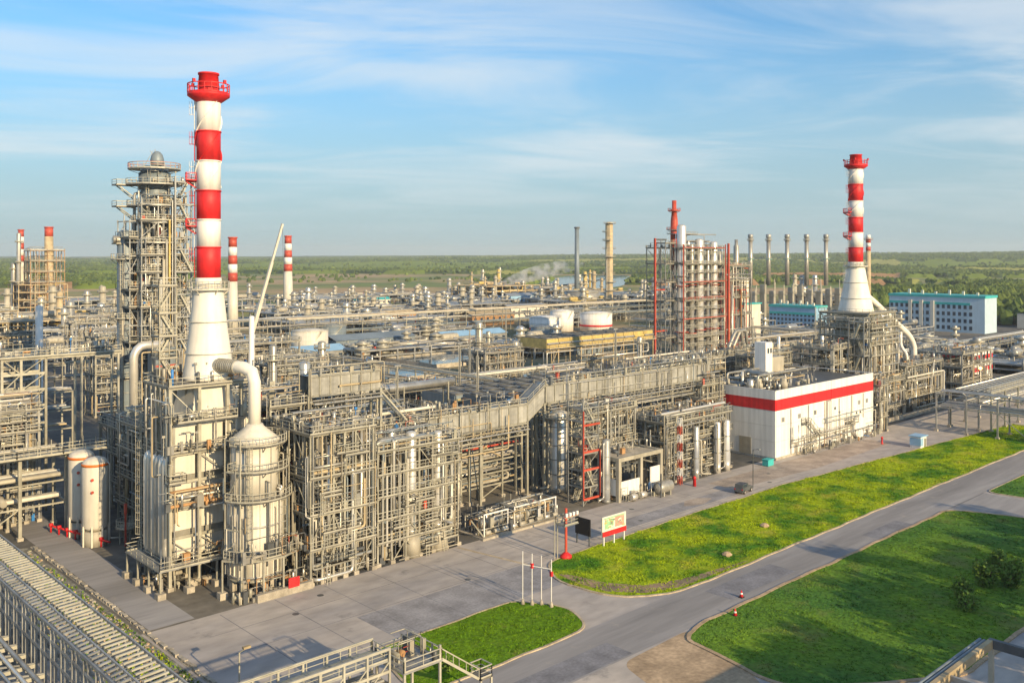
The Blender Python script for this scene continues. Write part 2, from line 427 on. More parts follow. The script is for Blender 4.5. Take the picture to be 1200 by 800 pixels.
def stair_tower(t, x0, y0, x1, y1, zs, m='steel', axis='x', cw=.22, railm='rail'):
    for x in (x0, x1):
        for y in (y0, y1): t.bar('column', (x,y,0), (x,y,zs[-1]+1.1), cw, cw, m)
    for k, z in enumerate(zs):
        for a, b in (((x0,y0,z),(x1,y0,z)), ((x1,y0,z),(x1,y1,z)), ((x0,y1,z),(x1,y1,z)), ((x0,y0,z),(x0,y1,z))): t.bar('beam', a, b, .16, .24, m)
        zp = zs[k-1] if k else 0
        if axis == 'x':
            platform(t, x0, y0, x0+1.2, y1, z, True, sides=(0,3,2)); e = x1-1.2 if x1-x0 > 3.6 else x1-.3
            if k % 2: stair(t, (e, y0+.6, zp), (x0+1.2, y0+.6, z))
            else: stair(t, (x0+1.2, y1-.6, zp), (e, y1-.6, z)); platform(t, e, y0, x1, y1, z, True, sides=(0,1,2))
        else:
            platform(t, x0, y0, x1, y0+1.2, z, True, sides=(0,1,3)); e = y1-1.2
            if k % 2: stair(t, (x0+.6, e, zp), (x0+.6, y0+1.2, z), axis='y')
            else: stair(t, (x1-.6, y0+1.2, zp), (x1-.6, e, z), axis='y'); platform(t, x0, e, x1, y1, z, True, sides=(1,2,3))
        t.bar('brace', (x0,y0,zp), (x1,y0,z), .1, .1, m)
PIPEM = ['clad','clad','clad2','clad2','beige','steel2','galv','cream','tan','silver','galv','clad','clad','steel_dark','tan','bluetank','clad2','beige']
def walk_pipe(rng, x0, x1, y0, y1, z0, z1, legs):
    p = [rng.uniform(x0,x1), rng.uniform(y0,y1), rng.uniform(z0,z1)]; pts = [tuple(p)]; last = -1
    for _ in range(legs):
        ax = rng.choice([a for a in (0,1,2,2) if a != last]); lo, hi = ((x0,x1),(y0,y1),(z0,z1))[ax]
        v = rng.uniform(lo, hi)
        if abs(v-p[ax]) < (hi-lo)*.15: v = lo if p[ax] > (lo+hi)/2 else hi
        p[ax] = v; pts.append(tuple(p)); last = ax
    return pts
def pipes_in(t, rng, x0, x1, y0, y1, z0, z1, n, r0=.08, r1=.3, mats=PIPEM, name='pipe', seg=8):
    for _ in range(n):
        b = MB(); r = rng.uniform(r0, r1) if rng.random() < .35 else rng.uniform(r0, (r0+r1)/2)
        b.tube(walk_pipe(rng, x0, x1, y0, y1, z0, z1, rng.choice((2,3,3,4))), r, seg)
        t.mesh(name, b, rng.choice(mats))
def smalls_in(t, rng, x0, x1, y0, y1, zs, n, m=('steel','clad','rust','beige','steel_dark','redsteel','bluepaint'), parent=None):
    """valves, conduits, instrument stands and other small gear too fine to pick apart"""
    b = MB()
    for _ in range(n):
        r = rng.random(); b.m = rng.choice((0,0,1,1,1,3,3,0,2,4,4)) if rng.random() < .97 else rng.choice((5,6))
        x = rng.uniform(x0,x1); y = rng.uniform(y0,y1); z = rng.choice(zs)
        if r < .35: b.tube(walk_pipe(rng, max(x0,x-2), min(x1,x+2), max(y0,y-2), min(y1,y+2), z, z+2.6, 3), rng.uniform(.03,.08), 5)
        elif r < .6:
            w = rng.uniform(.15,.5); b.box(x-w, y-w*.7, z, x+w, y+w*.7, z+rng.uniform(.5,1.8))
        elif r < .8:
            q = rng.uniform(.12,.32); h = rng.uniform(.5,2.2); b.lathe([(q,z),(q,z+h),(q*.3,z+h+.1)], 8, x, y)
        elif r < .92:
            l = rng.uniform(.6,2.0); q = rng.uniform(.15,.35)
            if rng.random() < .5: b.tube([(x,y,z+.7),(x+l,y,z+.7)], q, 8)
            else: b.tube([(x,y,z+.7),(x,y+l,z+.7)], q, 8)
            b.box(x-.1,y-.1,z,x+.1,y+.1,z+.7)
        else:
            b.bar((x,y,z),(x,y,z+2.6),.07); b.box(x-.2,y-.1,z+2.4,x+.2,y+.1,z+2.7)
    return t.mesh('small_piping', b, list(m), parent, 'stuff')
def drum(t, p, q, r, m='clad', saddle=True, zf=None):
    """a lying vessel with dished ends on two saddles"""
    p = Vector(p); q = Vector(q); d = (q-p).normalized(); l = (q-p).length
    b = MB(); pts = []; rs = []
    for s_, rr in ((-.55,.02),(-.5,.35),(-.38,.66),(-.2,.9),(0,1)): pts.append(p+d*r*s_); rs.append(r*rr)
    for s_, rr in ((0,1),(.2,.9),(.38,.66),(.5,.35),(.55,.02)): pts.append(q+d*r*s_); rs.append(r*rr)
    base = MB(); u = d.cross(Vector((0,0,1))).normalized(); w = d.cross(u); n = 16; i0 = len(b.v)
    for c, rr in zip(pts, rs):
        for j in range(n): a = 2*pi*j/n; b.v.append(tuple(c+(u*cos(a)+w*sin(a))*rr))
    for k in range(len(pts)-1):
        for j in range(n): a = i0+k*n+j; e = i0+k*n+(j+1)%n; b.f.append((a,e,e+n,a+n)); b.sm.append(True); b.mi.append(0)
    o = t.mesh('vessel', b, m)
    if saddle:
        z = zf if zf is not None else p.z-r-.6
        for f in (.2,.8):
            c = p+(q-p)*f; s_ = u*(r*.75); e = MB()
            e.bar((c.x-s_.x, c.y-s_.y, (z+c.z-r*.55)/2), (c.x+s_.x, c.y+s_.y, (z+c.z-r*.55)/2), .3, max(.1, c.z-r*.55-z))
            t.mesh('saddle', e, 'steel')
    return o
def frame(t, xs, ys, zs, rng, m='steel', cw=.38, bw=.28, decks=None, rails=True, brace=.35, top=1.0, z0=0, foot=True, skip_back=False):
    """steel frame: each column, beam and brace a piece of its own"""
    for ix, x in enumerate(xs):
        for iy, y in enumerate(ys):
            t.bar('column', (x,y,z0), (x,y,zs[-1]+(top if rng.random() < .3 else 0)), cw, cw, m)
            if foot and z0 < .1: t.box('footing', x-.4, y-.4, 0, x+.4, y+.4, .5, 'concrete')
    for z in zs:
        for y in ys: t.bar('beam', (xs[0]-.2,y,z-.3), (xs[-1]+.2,y,z-.3), bw*.7, bw*1.4, m)
        for x in xs: t.bar('beam', (x,ys[0]-.2,z-.33), (x,ys[-1]+.2,z-.33), bw*.7, bw*1.3, m)
    for k, z in enumerate(zs):
        if decks is None or k in decks: platform(t, xs[0]-.4, ys[0]-.5, xs[-1]+.4, ys[-1]+.4, z, rails)
    lv = [z0]+list(zs)
    for k in range(len(lv)-1):
        for i in range(len(xs)-1):
            for y in (ys[0], ys[-1]):
                if rng.random() < brace:
                    a = (xs[i], y, lv[k]); b = (xs[i+1], y, lv[k+1]-.4)
                    if rng.random() < .5: a = (xs[i+1], y, lv[k]); b = (xs[i], y, lv[k+1]-.4)
                    t.bar('brace', a, b, .13, .13, m)
        for i in range(len(ys)-1):
            if rng.random() < brace:
                t.bar('brace', (xs[0], ys[i], lv[k]), (xs[0], ys[i+1], lv[k+1]-.4), .13, .13, m)
def refine(v, gap):
    o = [v[0]]
    for a, b in zip(v, v[1:]):
        if b-a > gap: o.append((a+b)/2)
        o.append(b)
    return o
def lin(a, b, n): return [a+(b-a)*i/n for i in range(n+1)]
def vessel_prof(r, z0, z1, skirt=0.0):
    p = []
    if skirt > 0: p += [(r*1.02, z0), (r*1.02, z0+skirt)]; z0 = z0+skirt
    else: p += [(r*.05, z0-r*.45), (r*.5, z0-r*.40), (r*.85, z0-r*.2)]
    p += [(r, z0), (r, z1), (r*.92, z1+r*.2), (r*.7, z1+r*.38), (r*.4, z1+r*.48), (r*.02, z1+r*.52)]
    return p
def column_vessel(name, label, x, y, r, z1, plats=(), m='clad', cat='column', skirt=2.0, n=20, group=None, lad=True, pipes=2, bands=True, pr=1.1, railm='rail', seed=1, z0=0, sector=None, ringm='steel2'):
    t = T(name, label, cat, (x, y, z0), group); rng = random.Random(seed*77+int(x*3))
    t.mesh('shell', MB().lathe(vessel_prof(r, z0, z1-r*.5, skirt), n, x, y), m)
    if bands:
        k = z0+skirt+2
        while k < z1-r:
            t.mesh('band', MB().lathe([(r+.01,k),(r+.05,k),(r+.05,k+.18),(r+.01,k+.18)], n, x, y, caps=False), ringm); k += rng.uniform(2.2, 3.6)
    for i, z in enumerate(plats):
        a = rng.uniform(0, 2*pi)
        if sector: ring_platform(t, x, y, r+.1, r+pr, z, a, a+sector, 14, railm=railm)
        else: ring_platform(t, x, y, r+.1, r+pr, z, railm=railm)
    if lad and plats: ladder(t, (x-.72*(r+.25), y-.72*(r+.25), z0+.5), plats[-1], -.707, -.707)
    for i in range(pipes):
        a = rng.uniform(2.4, 5.6); q = rng.uniform(.1, .28); rr = r+.25+q
        top = rng.uniform(.6, .98)*(z1-z0)+z0
        t.mesh('pipe', MB().tube([(x+cos(a)*r*.7, y+sin(a)*r*.7, top), (x+cos(a)*rr, y+sin(a)*rr, top), (x+cos(a)*rr, y+sin(a)*rr, z0+1), (x+cos(a)*(rr+2), y+sin(a)*(rr+2), z0+1)], q, 8), rng.choice(('clad','clad2','beige')))
    return t

# ------------------------------------------------------------------ the setting: ground, terrain, roads, lawns
struct('ground', MB().box(-9000,-9000,-.3,14000,14000,-.02), 'ground')
def tnoise(x, y):
    return (sin(x*.0011+1.3)*cos(y*.0013+.4)+.5*sin(x*.0027+y*.0019)+.3*sin(x*.006-y*.005+2))
def hgt(x, y):
    r = hypot(x, y); az = atan2(y, x)                       # 0.31 right edge of view .. 1.33 left edge
    k = max(0, min(1, (r-2000)/4000)); k = k*k*(3-2*k)
    side = max(0, min(1, (1.15-az)/.9))
    base = 6+52*side
    return base*k*.9+max(0, min(1, (r-2100)/1500))*(3+3*tnoise(x,y)+2*sin(r*.004+az*9))-.25
LAKE = [(754, 842), (823, 778), (956, 817), (1171, 959), (1542, 1283), (1454, 1365), (1054, 1068)]
HF, HT = -.5, 2.1
NA, NR = 460, 150
rad = [1000*(13.0)**(k/NR) for k in range(NR+1)]
tm = MB(); frng = random.Random(5)
def inlake(x, y):
    c = False; j = len(LAKE)-1
    for i in range(len(LAKE)):
        a, b = LAKE[i], LAKE[j]
        if (a[1] > y) != (b[1] > y) and x < (b[0]-a[0])*(y-a[1])/(b[1]-a[1])+a[0]: c = not c
        j = i
    return c
def landuse(x, y):
    """0 wood, 1 green field, 2 pale field, 3 bare soil"""
    r = hypot(x, y); az = atan2(y, x)
    w = .80 if az < .42 else (.32 if r < 2600 else .45)
    u = x*cos(.82)+y*sin(.82)+60*sin(x*.004); v = -x*sin(.82)+y*cos(.82)+80*sin(y*.003)
    ku = 260 if r < 2600 else 480; kv = 520 if r < 2600 else 1100
    cell = (int(u//ku)*73856093) ^ (int(v//kv)*19349663)
    q = random.Random(cell).random()
    if inlake(x, y): return 1
    if r < 1330 and az > .45: return 3 if tnoise(x*3,y*3) > .75 else (2 if tnoise(x*2.1+900,y*2) > .4 else 1)
    if 1700 < r < 1980 and .42 < az < 1.05: return 3 if tnoise(x*2, y*2) > -.5 else 1
    if q < w: return 0
    q = (q-w)/(1-w)
    return 1 if q < .62 else (2 if q < .86 else 3)
for r in rad:
    for j in range(NA+1):
        a = HF+(HT-HF)*j/NA; x, y = r*cos(a), r*sin(a); tm.v.append((x, y, hgt(x,y)+((7+2.5*frng.random()) if landuse(x, y) == 0 else 0)))
mi = []
for k in range(NR):
    for j in range(NA):
        i = k*(NA+1)+j; tm.f.append((i, i+NA+1, i+NA+2, i+1)); tm.sm.append(True)
        x = (tm.v[i][0]+tm.v[i+NA+2][0])/2; y = (tm.v[i][1]+tm.v[i+NA+2][1])/2
        tm.mi.append(landuse(x, y))
struct('hills', tm, ['forest','field_green','field_pale','field_soil'])
# the woods: one mass of many small crowns
fm = MB()
ico = [(0,0,1),(.89,0,.45),(.28,.85,.45),(-.72,.53,.45),(-.72,-.53,.45),(.28,-.85,.45),(.72,.53,-.45),(-.28,.85,-.45),(-.89,0,-.45),(-.28,-.85,-.45),(.72,-.53,-.45)]
icf = [(0,1,2),(0,2,3),(0,3,4),(0,4,5),(0,5,1),(1,6,2),(2,7,3),(3,8,4),(4,9,5),(5,10,1),(6,7,2),(7,8,3),(8,9,4),(9,10,5),(10,6,1)]
for _ in range(70000):
    a = frng.uniform(.22, 1.42); r = 1060*(6.2)**(frng.random()**1.15)
    x, y = r*cos(a), r*sin(a)
    lu = landuse(x, y)
    if lu != 0 and not (lu == 1 and frng.random() < .04 and r > 1500 and not inlake(x, y)): continue
    s = frng.uniform(1.8, 3.4)*(1+r/4500); hh = frng.uniform(.8, 1.3); z = hgt(x,y)+(6.5 if lu == 0 else s*.5); i = len(fm.v); t0 = frng.uniform(0, 6)
    for (p, q, w) in ico:
        k = s*frng.uniform(.75, 1.2); fm.v.append((x+k*(p*cos(t0)-q*sin(t0)), y+k*(p*sin(t0)+q*cos(t0)), z+k*w*hh))
    for f in icf: fm.f.append(tuple(i+c for c in f)); fm.sm.append(False); fm.mi.append(0)
single('woodland', 'dark green woods covering the low hills along the horizon', 'woodland', fm, 'forest', kind='stuff')

def rounded(pts, rads, n=8):
    out = []; N = len(pts)
    for k in range(N):
        a = Vector(pts[k-1]); b = Vector(pts[k]); c = Vector(pts[(k+1)%N]); r = rads[k]
        if r <= 0: out.append(tuple(b)); continue
        u = (a-b).normalized(); v = (c-b).normalized(); p = b+u*r; q = b+v*r
        for i in range(n+1):
            t = i/n; w = p*(1-t)**2+b*2*t*(1-t)+q*t*t; out.append((w.x, w.y))
    return out
def grow(poly, d):
    n = len(poly); ar = sum(poly[k][0]*poly[(k+1)%n][1]-poly[(k+1)%n][0]*poly[k][1] for k in range(n))
    if ar < 0: poly = poly[::-1]
    out = []
    for k in range(n):
        a = Vector(poly[k-1]); b = Vector(poly[k]); c = Vector(poly[(k+1)%n])
        e1 = (b-a); e2 = (c-b)
        if e1.length < 1e-6: e1 = e2
        if e2.length < 1e-6: e2 = e1
        e1.normalize(); e2.normalize()
        nn = Vector((e1.y+e2.y, -e1.x-e2.x)); nn.normalize(); s = max(.5, nn.x*e1.y-nn.y*e1.x)
        out.append((b.x+nn.x*d/s, b.y+nn.y*d/s))
    return out
def inside(p, poly):
    x, y = p; c = False; n = len(poly); j = n-1
    for i in range(n):
        if (poly[i][1] > y) != (poly[j][1] > y) and x < (poly[j][0]-poly[i][0])*(y-poly[i][1])/(poly[j][1]-poly[i][1])+poly[i][0]: c = not c
        j = i
    return c
def ring_mb(poly, d0, d1, z0, z1):
    a = grow(poly, d0); b = grow(poly, d1); mb = MB(); n = len(a)
    for k in range(n):
        l = (k+1)%n
        A, B, C, D = a[k], a[l], b[l], b[k]
        mb.quad((*A,z1),(*D,z1),(*C,z1),(*B,z1)); mb.quad((*D,z0),(*C,z0),(*C,z1),(*D,z1)); mb.quad((*A,z0),(*A,z1),(*B,z1),(*B,z0))
    return mb
def lawn(poly, m, dens, h, seed, kerbm='kerb', z=.10, bare=None, kw=.30, jit=0):
    if jit:                                                # worn, uneven edge
        jr = random.Random(seed); out = []
        for k in range(len(poly)):
            a = Vector(poly[k]); b = Vector(poly[(k+1)%len(poly)]); n = max(1, int((b-a).length/1.6))
            for i in range(n):
                c = a+(b-a)*(i/n); s_ = jit*(sin(c.x*.7)+sin(c.x*.23+c.y*.4)+jr.uniform(-.6,.6)); e = (b-a).normalized(); out.append((c.x-e.y*s_, c.y+e.x*s_))
        poly = out
    o = struct('lawn', MB().prism(poly, -.05, z), m)
    if kw: k = struct('kerb', ring_mb(poly, .02, .02+kw, -.02, z+.04), kerbm, o)
    if bare: struct('bare_soil', bare, 'dirt', o)
    rng = random.Random(seed); g = MB()
    x0 = min(p[0] for p in poly); x1 = max(p[0] for p in poly); y0 = min(p[1] for p in poly); y1 = max(p[1] for p in poly)
    n = int((x1-x0)*(y1-y0)*dens)
    for _ in range(n):
        x = rng.uniform(x0,x1); y = rng.uniform(y0,y1)
        if not inside((x,y), poly): continue
        cl_ = .5+.5*sin(x*.9+2*sin(y*.35))*cos(y*1.1+1.5*sin(x*.4))
        if rng.random() > .35+.65*cl_: continue
        hh = h*rng.uniform(.5,1.3)*(.5+cl_)
        for b in range(3):
            a = rng.uniform(0, 6.28); w = rng.uniform(.05,.12); dx, dy = cos(a)*w, sin(a)*w; lx, ly = rng.uniform(-.15,.15), rng.uniform(-.15,.15)
            ox, oy = rng.uniform(-.15,.15), rng.uniform(-.15,.15)
            i = len(g.v); g.v += [(x+ox-dx,y+oy-dy,z),(x+ox+dx,y+oy+dy,z),(x+ox+lx,y+oy+ly,z+hh)]; g.f.append((i,i+1,i+2)); g.sm.append(False); g.mi.append(0)
    if g.v:
        t = bpy.data.objects.new('grass', g.mesh('grass', m)); COL.objects.link(t); t.parent = o; t['kind'] = 'stuff'
    return o
struct('plant_yard', MB().box(-160,100,-.02,640,620,.0), 'plantground')
struct('far_yard', MB().box(165,255,0,640,620,.006), 'farground')
struct('forecourt', MB().box(-60,-60,-.02,330,107.5,.004), 'pavement')
struct('road', MB().box(-60,64.2,0,420,72.5,.008), 'asphalt')
struct('road_patch', MB().box(63,64.5,0,79,68.4,.012), 'patchdark')
struct('road_patch', MB().box(101,66,0,117,70.2,.012), 'patchdark')
struct('road_patch', MB().box(140,64.6,0,152,67.6,.012), 'patchdark')
struct('side_road', MB().prism(rounded([(166.5,64.3),(182,64.3),(182,55),(190,0),(178,0),(170,55)], [0,0,0,0,0,0]), 0, .008), 'asphalt')
struct('alley', MB().box(41.6,108,0,47.2,300,.008), 'asphalt')
struct('yard_patch', MB().box(62,85.2,0,92,94.5,.009), 'patch')
struct('yard_patch', MB().box(112,95.5,0,150,99.2,.009), 'patch')
struct('yard_patch', MB().prism([(150,98),(178,96),(215,97),(215,103),(176,104),(150,104)], 0, .010), 'patch2')
struct('yard_joint', MB().prism([(88.4,107),(89.0,107),(91.5,93),(90.9,93)], 0, .013), 'kerb')
struct('sand_shoulder', MB().prism(rounded([(76,63.6),(88,64.1),(92,62),(86,55),(80,46),(70,46)], [2,1,2,3,2,2]), 0, .012), 'sand')
struct('sand_spill', MB().prism(rounded([(133,97.2),(137,95.8),(141.5,97.0),(140,99),(136,99.4)],[.8]*5), 0, .013), 'patch2')
for q in range(9):
    jr = random.Random(q+50); px_, py_ = jr.uniform(52,170), jr.uniform(86 if q < 4 else 95,104.5)
    struct('drain_cover', MB().lathe([(.45,0),(.45,.016)], 12, px_, py_), 'steel_dark')
sj = MB(); jr = random.Random(9)
for k in range(17):
    x_ = 50+k*7.5; y_ = 85.2; y2_ = 106.8
    if x_ > 91: y_ = 93.8
    sj.bar((x_,y_,.012),(x_+jr.uniform(-.1,.1),y2_,.012),.10,.006)
for y_ in (95.0,101.2): sj.bar((46,y_,.012),(176,y_,.012),.09,.006)
struct('slab_joints', sj, 'patchdark')
lawn1 = rounded([(58.4,84.9),(79.6,84.9),(83.4,78.6),(80.4,72.7),(55,72.7)], [1.0,1.2,3.0,2.2,1])
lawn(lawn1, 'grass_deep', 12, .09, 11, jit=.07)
lawn2 = rounded([(93.4,92.4),(89.4,86.5),(90.2,76.6),(97.5,72.4),(165,72.6),(262,72.6),(262,86),(225,88.6),(160,93.2),(120,93.2)], [2.5,3,4,4,0,0,0,0,0,0])
bare = MB().prism(rounded([(90.6,84),(91.2,79),(94.6,75.0),(100,73.2),(116,73.0),(102,75.0),(96.5,77),(93.6,81),(92.2,87),(91.2,88)], [.5]*10), .09, .112)
lawn(lawn2, 'grass_lit', 9, .14, 12, bare=bare, jit=.08)
lawn3 = rounded([(86.6,62.5),(92,63.9),(165,63.9),(168.6,56),(176,20),(130,36.8),(100,37),(84,48)], [1.5,3,3,3,2,0,3,4])
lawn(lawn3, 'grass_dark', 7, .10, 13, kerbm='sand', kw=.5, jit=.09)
lawn4 = rounded([(183,63.9),(300,63.9),(300,20),(196,20),(184,54)], [2,0,0,0,2])
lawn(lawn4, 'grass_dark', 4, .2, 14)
lawn(rounded([(31.5,52),(40.3,52),(40.3,152),(31.5,152)], [1]*4), 'gravel', 0, .1, 15, kw=0, z=.06)
# weeds and rubble on the verge beside the alley
vg = MB(); rng = random.Random(3)
for _ in range(5200):
    x = rng.uniform(32,40); y = rng.uniform(56,150); vg.m = rng.choice((0,0,0,1,1,2,3))
    if (y > 122) and rng.random() < .5: continue
    h = rng.uniform(.1,.5); w = rng.uniform(.06,.22)
    if vg.m < 2:
        for b in range(3):
            a = rng.uniform(0,6.28); i = len(vg.v)
            vg.v += [(x-cos(a)*w,y-sin(a)*w,.05),(x+cos(a)*w,y+sin(a)*w,.05),(x+rng.uniform(-.2,.2),y+rng.uniform(-.2,.2),h)]; vg.f.append((i,i+1,i+2)); vg.sm.append(False); vg.mi.append(vg.m)
    else: vg.box(x-w,y-w,.05,x+w,y+w,.05+h*.5)
single('weeds', 'rough weeds and rubble on the strip beside the alley', 'weeds', vg, ['leaf','grass_lit','concrete','sand'], kind='stuff')
# kerb stones along the alley, each a block
ks = struct('alley_kerb', MB().box(40.7,52,-.02,41.3,152,.06), 'concrete')
kb = MB().box(-.22,-.42,0,.22,.42,.28).mesh('kerb_stone', 'concrete')
for i in range(96):
    o = bpy.data.objects.new('kerb_stone', kb); COL.objects.link(o); o.parent = ks
    o.location = (41.0+rng.uniform(-.12,.12), 54+i*1.02, .03); o.rotation_euler = (0,0,rng.uniform(-.12,.12)); o.scale = (1,1,rng.uniform(.7,1.3))
lk = MB().prism(rounded(LAKE, [60]*7), -.3, .45)
struct('lake', lk, 'water')

# ------------------------------------------------------------------ chimneys
def chimney(label, x, y, zb, r, ztop, bands, cone_r, cone_top, seed, strake=(0,0), lean=0):
    t = T('chimney', label, 'chimney', (x, y, zb))
    t.mesh('cone', MB().lathe([(cone_r,zb),(cone_r*.97,zb+.4),(r*1.22+(cone_r-r*1.22)*.42,zb+(cone_top-zb)*.5),(r*1.25,cone_top-.8),(r*1.12,cone_top)], 32, x, y), 'offwhite')
    for q in (.28,.62):                                     # weld rings on the cone
        z = zb+(cone_top-zb)*q; rr = cone_r+(r*1.25-cone_r)*q*1.08+.05
        t.mesh('ring', MB().lathe([(rr,z),(rr+.1,z),(rr+.1,z+.15),(rr,z+.15)], 32, x, y, caps=False), 'cream')
    t.mesh('neck', MB().lathe([(r*1.12,cone_top),(r*1.06,bands[0][0])], 28, x, y), 'offwhite')
    ring_platform(t, x, y, r*1.15, r*1.15+1.0, cone_top-.3, n=22, m='cream')
    for (z0, z1, m) in bands:
        b = t.mesh('band', MB().lathe([(r,z0),(r,z1-.02),(r*.985,z1)], 28, x, y), m)
        t.mesh('flange', MB().lathe([(r,z1-.12),(r+.09,z1-.12),(r+.09,z1+.08),(r,z1+.08)], 28, x, y, caps=False), m, b)
        if z1 > strake[0] and z0 < strake[1]:               # helical wind fins
            for k in range(3):
                f = MB(); lo = max(z0, strake[0]); hi = min(z1, strake[1]); n = 14
                for i in range(n):
                    for s_ in (0,1): pass
                    za = lo+(hi-lo)*i/n; zb_ = lo+(hi-lo)*(i+1)/n
                    aa = 2*pi*k/3+za*.42; ab = 2*pi*k/3+zb_*.42
                    A = (x+r*cos(aa), y+r*sin(aa), za); B = (x+(r+.2)*cos(aa), y+(r+.2)*sin(aa), za)
                    C = (x+(r+.2)*cos(ab), y+(r+.2)*sin(ab), zb_); D = (x+r*cos(ab), y+r*sin(ab), zb_)
                    f.quad(A,B,C,D); A2, B2, C2, D2 = [(p[0],p[1],p[2]+.06) for p in (A,B,C,D)]; f.quad(D2,C2,B2,A2); f.quad(B,B2,C2,C)
                t.mesh('wind_fin', f, m, b)
    zt = bands[-1][1]
    pl = MB().lathe([(r*1.0,zt-.9),(r+1.25,zt+.0),(r+1.25,zt+.35),(r*.95,zt+.35)], 26, x, y)
    p = t.mesh('top_platform', pl, 'red')
    rr = MB(); rail_mb(rr, [(x+(r+1.2)*cos(2*pi*j/20), y+(r+1.2)*sin(2*pi*j/20), zt+.35) for j in range(21)], h=1.3, t=.1)
    t.mesh('railing', rr, 'red', p)
    for k in range(4):
        a = k*pi/2+.4; q = MB().box(-.18,-.18,0,.18,.18,.5); 
        q.v = [(v[0]+x+(r+1.25)*cos(a), v[1]+y+(r+1.25)*sin(a), v[2]+zt+1.6) for v in q.v]; t.mesh('warning_lamp', q, 'red', p)
    t.mesh('cap', MB().lathe([(r*.93,zt+.3),(r*.80,ztop-.25),(r*.88,ztop-.25),(r*.88,ztop),(r*.70,ztop),(r*.70,ztop-1.2)], 28, x, y, caps=False), 'red')
    # caged ladder and rest landings on the side away from the light
    dx, dy = -.80, .60
    for (z0, z1, m) in bands: ladder(t, (x+dx*(r+.25), y+dy*(r+.25), z0), z1, dx, dy, True, 'red' if m == 'red' else 'white')
    for z in (bands[1][1]-1, bands[3][0]+1.4 if len(bands) > 3 else bands[0][1]):
        a = atan2(dy, dx); ring_platform(t, x, y, r+.1, r+1.5, z, a-.5, a+.5, 6, m='red', railm='red')
    ladder(t, (x+dx*(cone_r*.62), y+dy*(cone_r*.62), zb+.5), cone_top, dx, dy, True, 'white')
    return t
C1 = (56.0, 123.0)
chimney('tall red and white striped chimney above the left furnace', C1[0], C1[1], 27.4, 1.66, 70.7,
        [(41.7,46.0,'red'),(46.0,49.9,'white'),(49.9,54.0,'red'),(54.0,58.2,'white'),(58.2,62.4,'red'),(62.4,66.7,'white'),(66.7,67.4,'red')], 3.6, 40.4, 1, strake=(54.5,66.6))
C2 = (247.0, 122.0)
chimney('tall red and white striped chimney beside the white hall with red stripe', C2[0], C2[1], 29, 1.95, 73.1,
        [(42.9,46.9,'red'),(46.9,51.1,'white'),(51.1,55.4,'red'),(55.4,60.0,'white'),(60.0,64.7,'red'),(64.7,69.0,'white'),(69.0,69.8,'red')], 4.9, 42.0, 2, strake=(56,69))

# ------------------------------------------------------------------ the left furnace under the chimney
rng = random.Random(21)
t = T('furnace', 'tall box furnace in a steel frame carrying the left striped chimney', 'furnace', (54.8,123,0))
fx, fy = [48.7,52.8,56.9,61.0], [119,123,127]
fz = [3.6,7.2,11.0,14.6,18.4,22.6,27.3]
frame(t, fx, fy, fz, rng, cw=.42, brace=.45, decks=[0,2,4,6], rails=True)
# casing of the fire box in panels, each lifted out between the columns
for k in range(len(fz)-2):
    z0 = fz[k]+.5; z1 = fz[k+1]-.7
    for i in range(3):
        t.box('panel', fx[i]+.35, 119.6, z0, fx[i+1]-.35, 119.9, z1, 'cream')
        t.box('panel', fx[i]+.35, 126.2, z0, fx[i+1]-.35, 126.5, z1, 'cream')
    for j in range(2): t.box('panel', 49.3, fy[j]+.35, z0, 49.6, fy[j+1]-.35, z1, 'clad2')
t.mesh('fire_box', MB().box(49.7,120,3.4,60.4,126.1,21.5), 'clad2')
t.mesh('transition_hood', MB().lathe([(5.0,21.6),(3.6,26.6)], 4, 54.8+.6, 123, a0=pi/4, a1=2*pi+pi/4, smooth=False), 'cream')
for k in range(6):
    y = 119.4+k*1.25; x = 48.2
    t.mesh('pipe', MB().tube([(49.6,y,18),(x,y,17.4),(x,y,4.4),(49.6,y,3.8)], .42, 12), 'silver' if k % 2 else 'clad')
for k in range(5): t.cyl('pipe', (48.3+rng.uniform(-.1,.3),119.5+k*1.6,17.6), (48.3,119.5+k*1.6,27), .14, 'clad')
for k in range(4): t.cyl('pipe', (55+k*1.5, 118.6, 18.6), (55+k*1.5, 118.6, 22.4+rng.uniform(0,4)), rng.uniform(.1,.26), rng.choice(('clad','cream')))
for z in (11.4,12.4,13.3): t.mesh('pipe', MB().tube([(48.4,118.2,z),(57,118.2,z),(57,118.2,z-1.4),(61,118.2,z-1.4)], .22, 8), rng.choice(('rust','clad2','steel2')))
platform(t, 46.4, 116.8, 62.2, 128.6, 3.6, True, m='steel2')
for x in (46.6,50.5,54.4,58.3,62.0):
    for y in (117,128.4):
        t.bar('column', (x,y,0), (x,y,3.5), .24, .24); t.box('footing', x-.55,y-.55,0,x+.55,y+.55,.8,'concrete')
for y in (120.8,124.6): t.bar('column', (46.6,y,0), (46.6,y,3.5), .24, .24); t.box('footing', 46.05,y-.55,0,47.15,y+.55,.8,'concrete')
for k in range(6): t.mesh('burner', MB().lathe([(.15,2.0),(.55,2.1),(.6,3.1),(.4,3.4)], 12, 50.6+k*1.7, 121.2), 'beige')
t.mesh('plinth', MB().box(51,118.6,0,60,119.4,.9), 'concrete')
pipes_in(t, rng, 47.2, 48.4, 117, 127, 4, 26, 8, .08, .2); pipes_in(t, rng, 49, 61, 117.4, 118.6, 4, 17, 8, .07, .18)
smalls_in(t, rng, 47, 61.5, 116.9, 118.7, (3.6,11,18.4,22.6), 90); smalls_in(t, rng, 46.5, 62, 116.5, 129, (.0,.0,3.6), 80)
smalls_in(t, rng, 49, 61, 119, 127, (27.3,), 40)
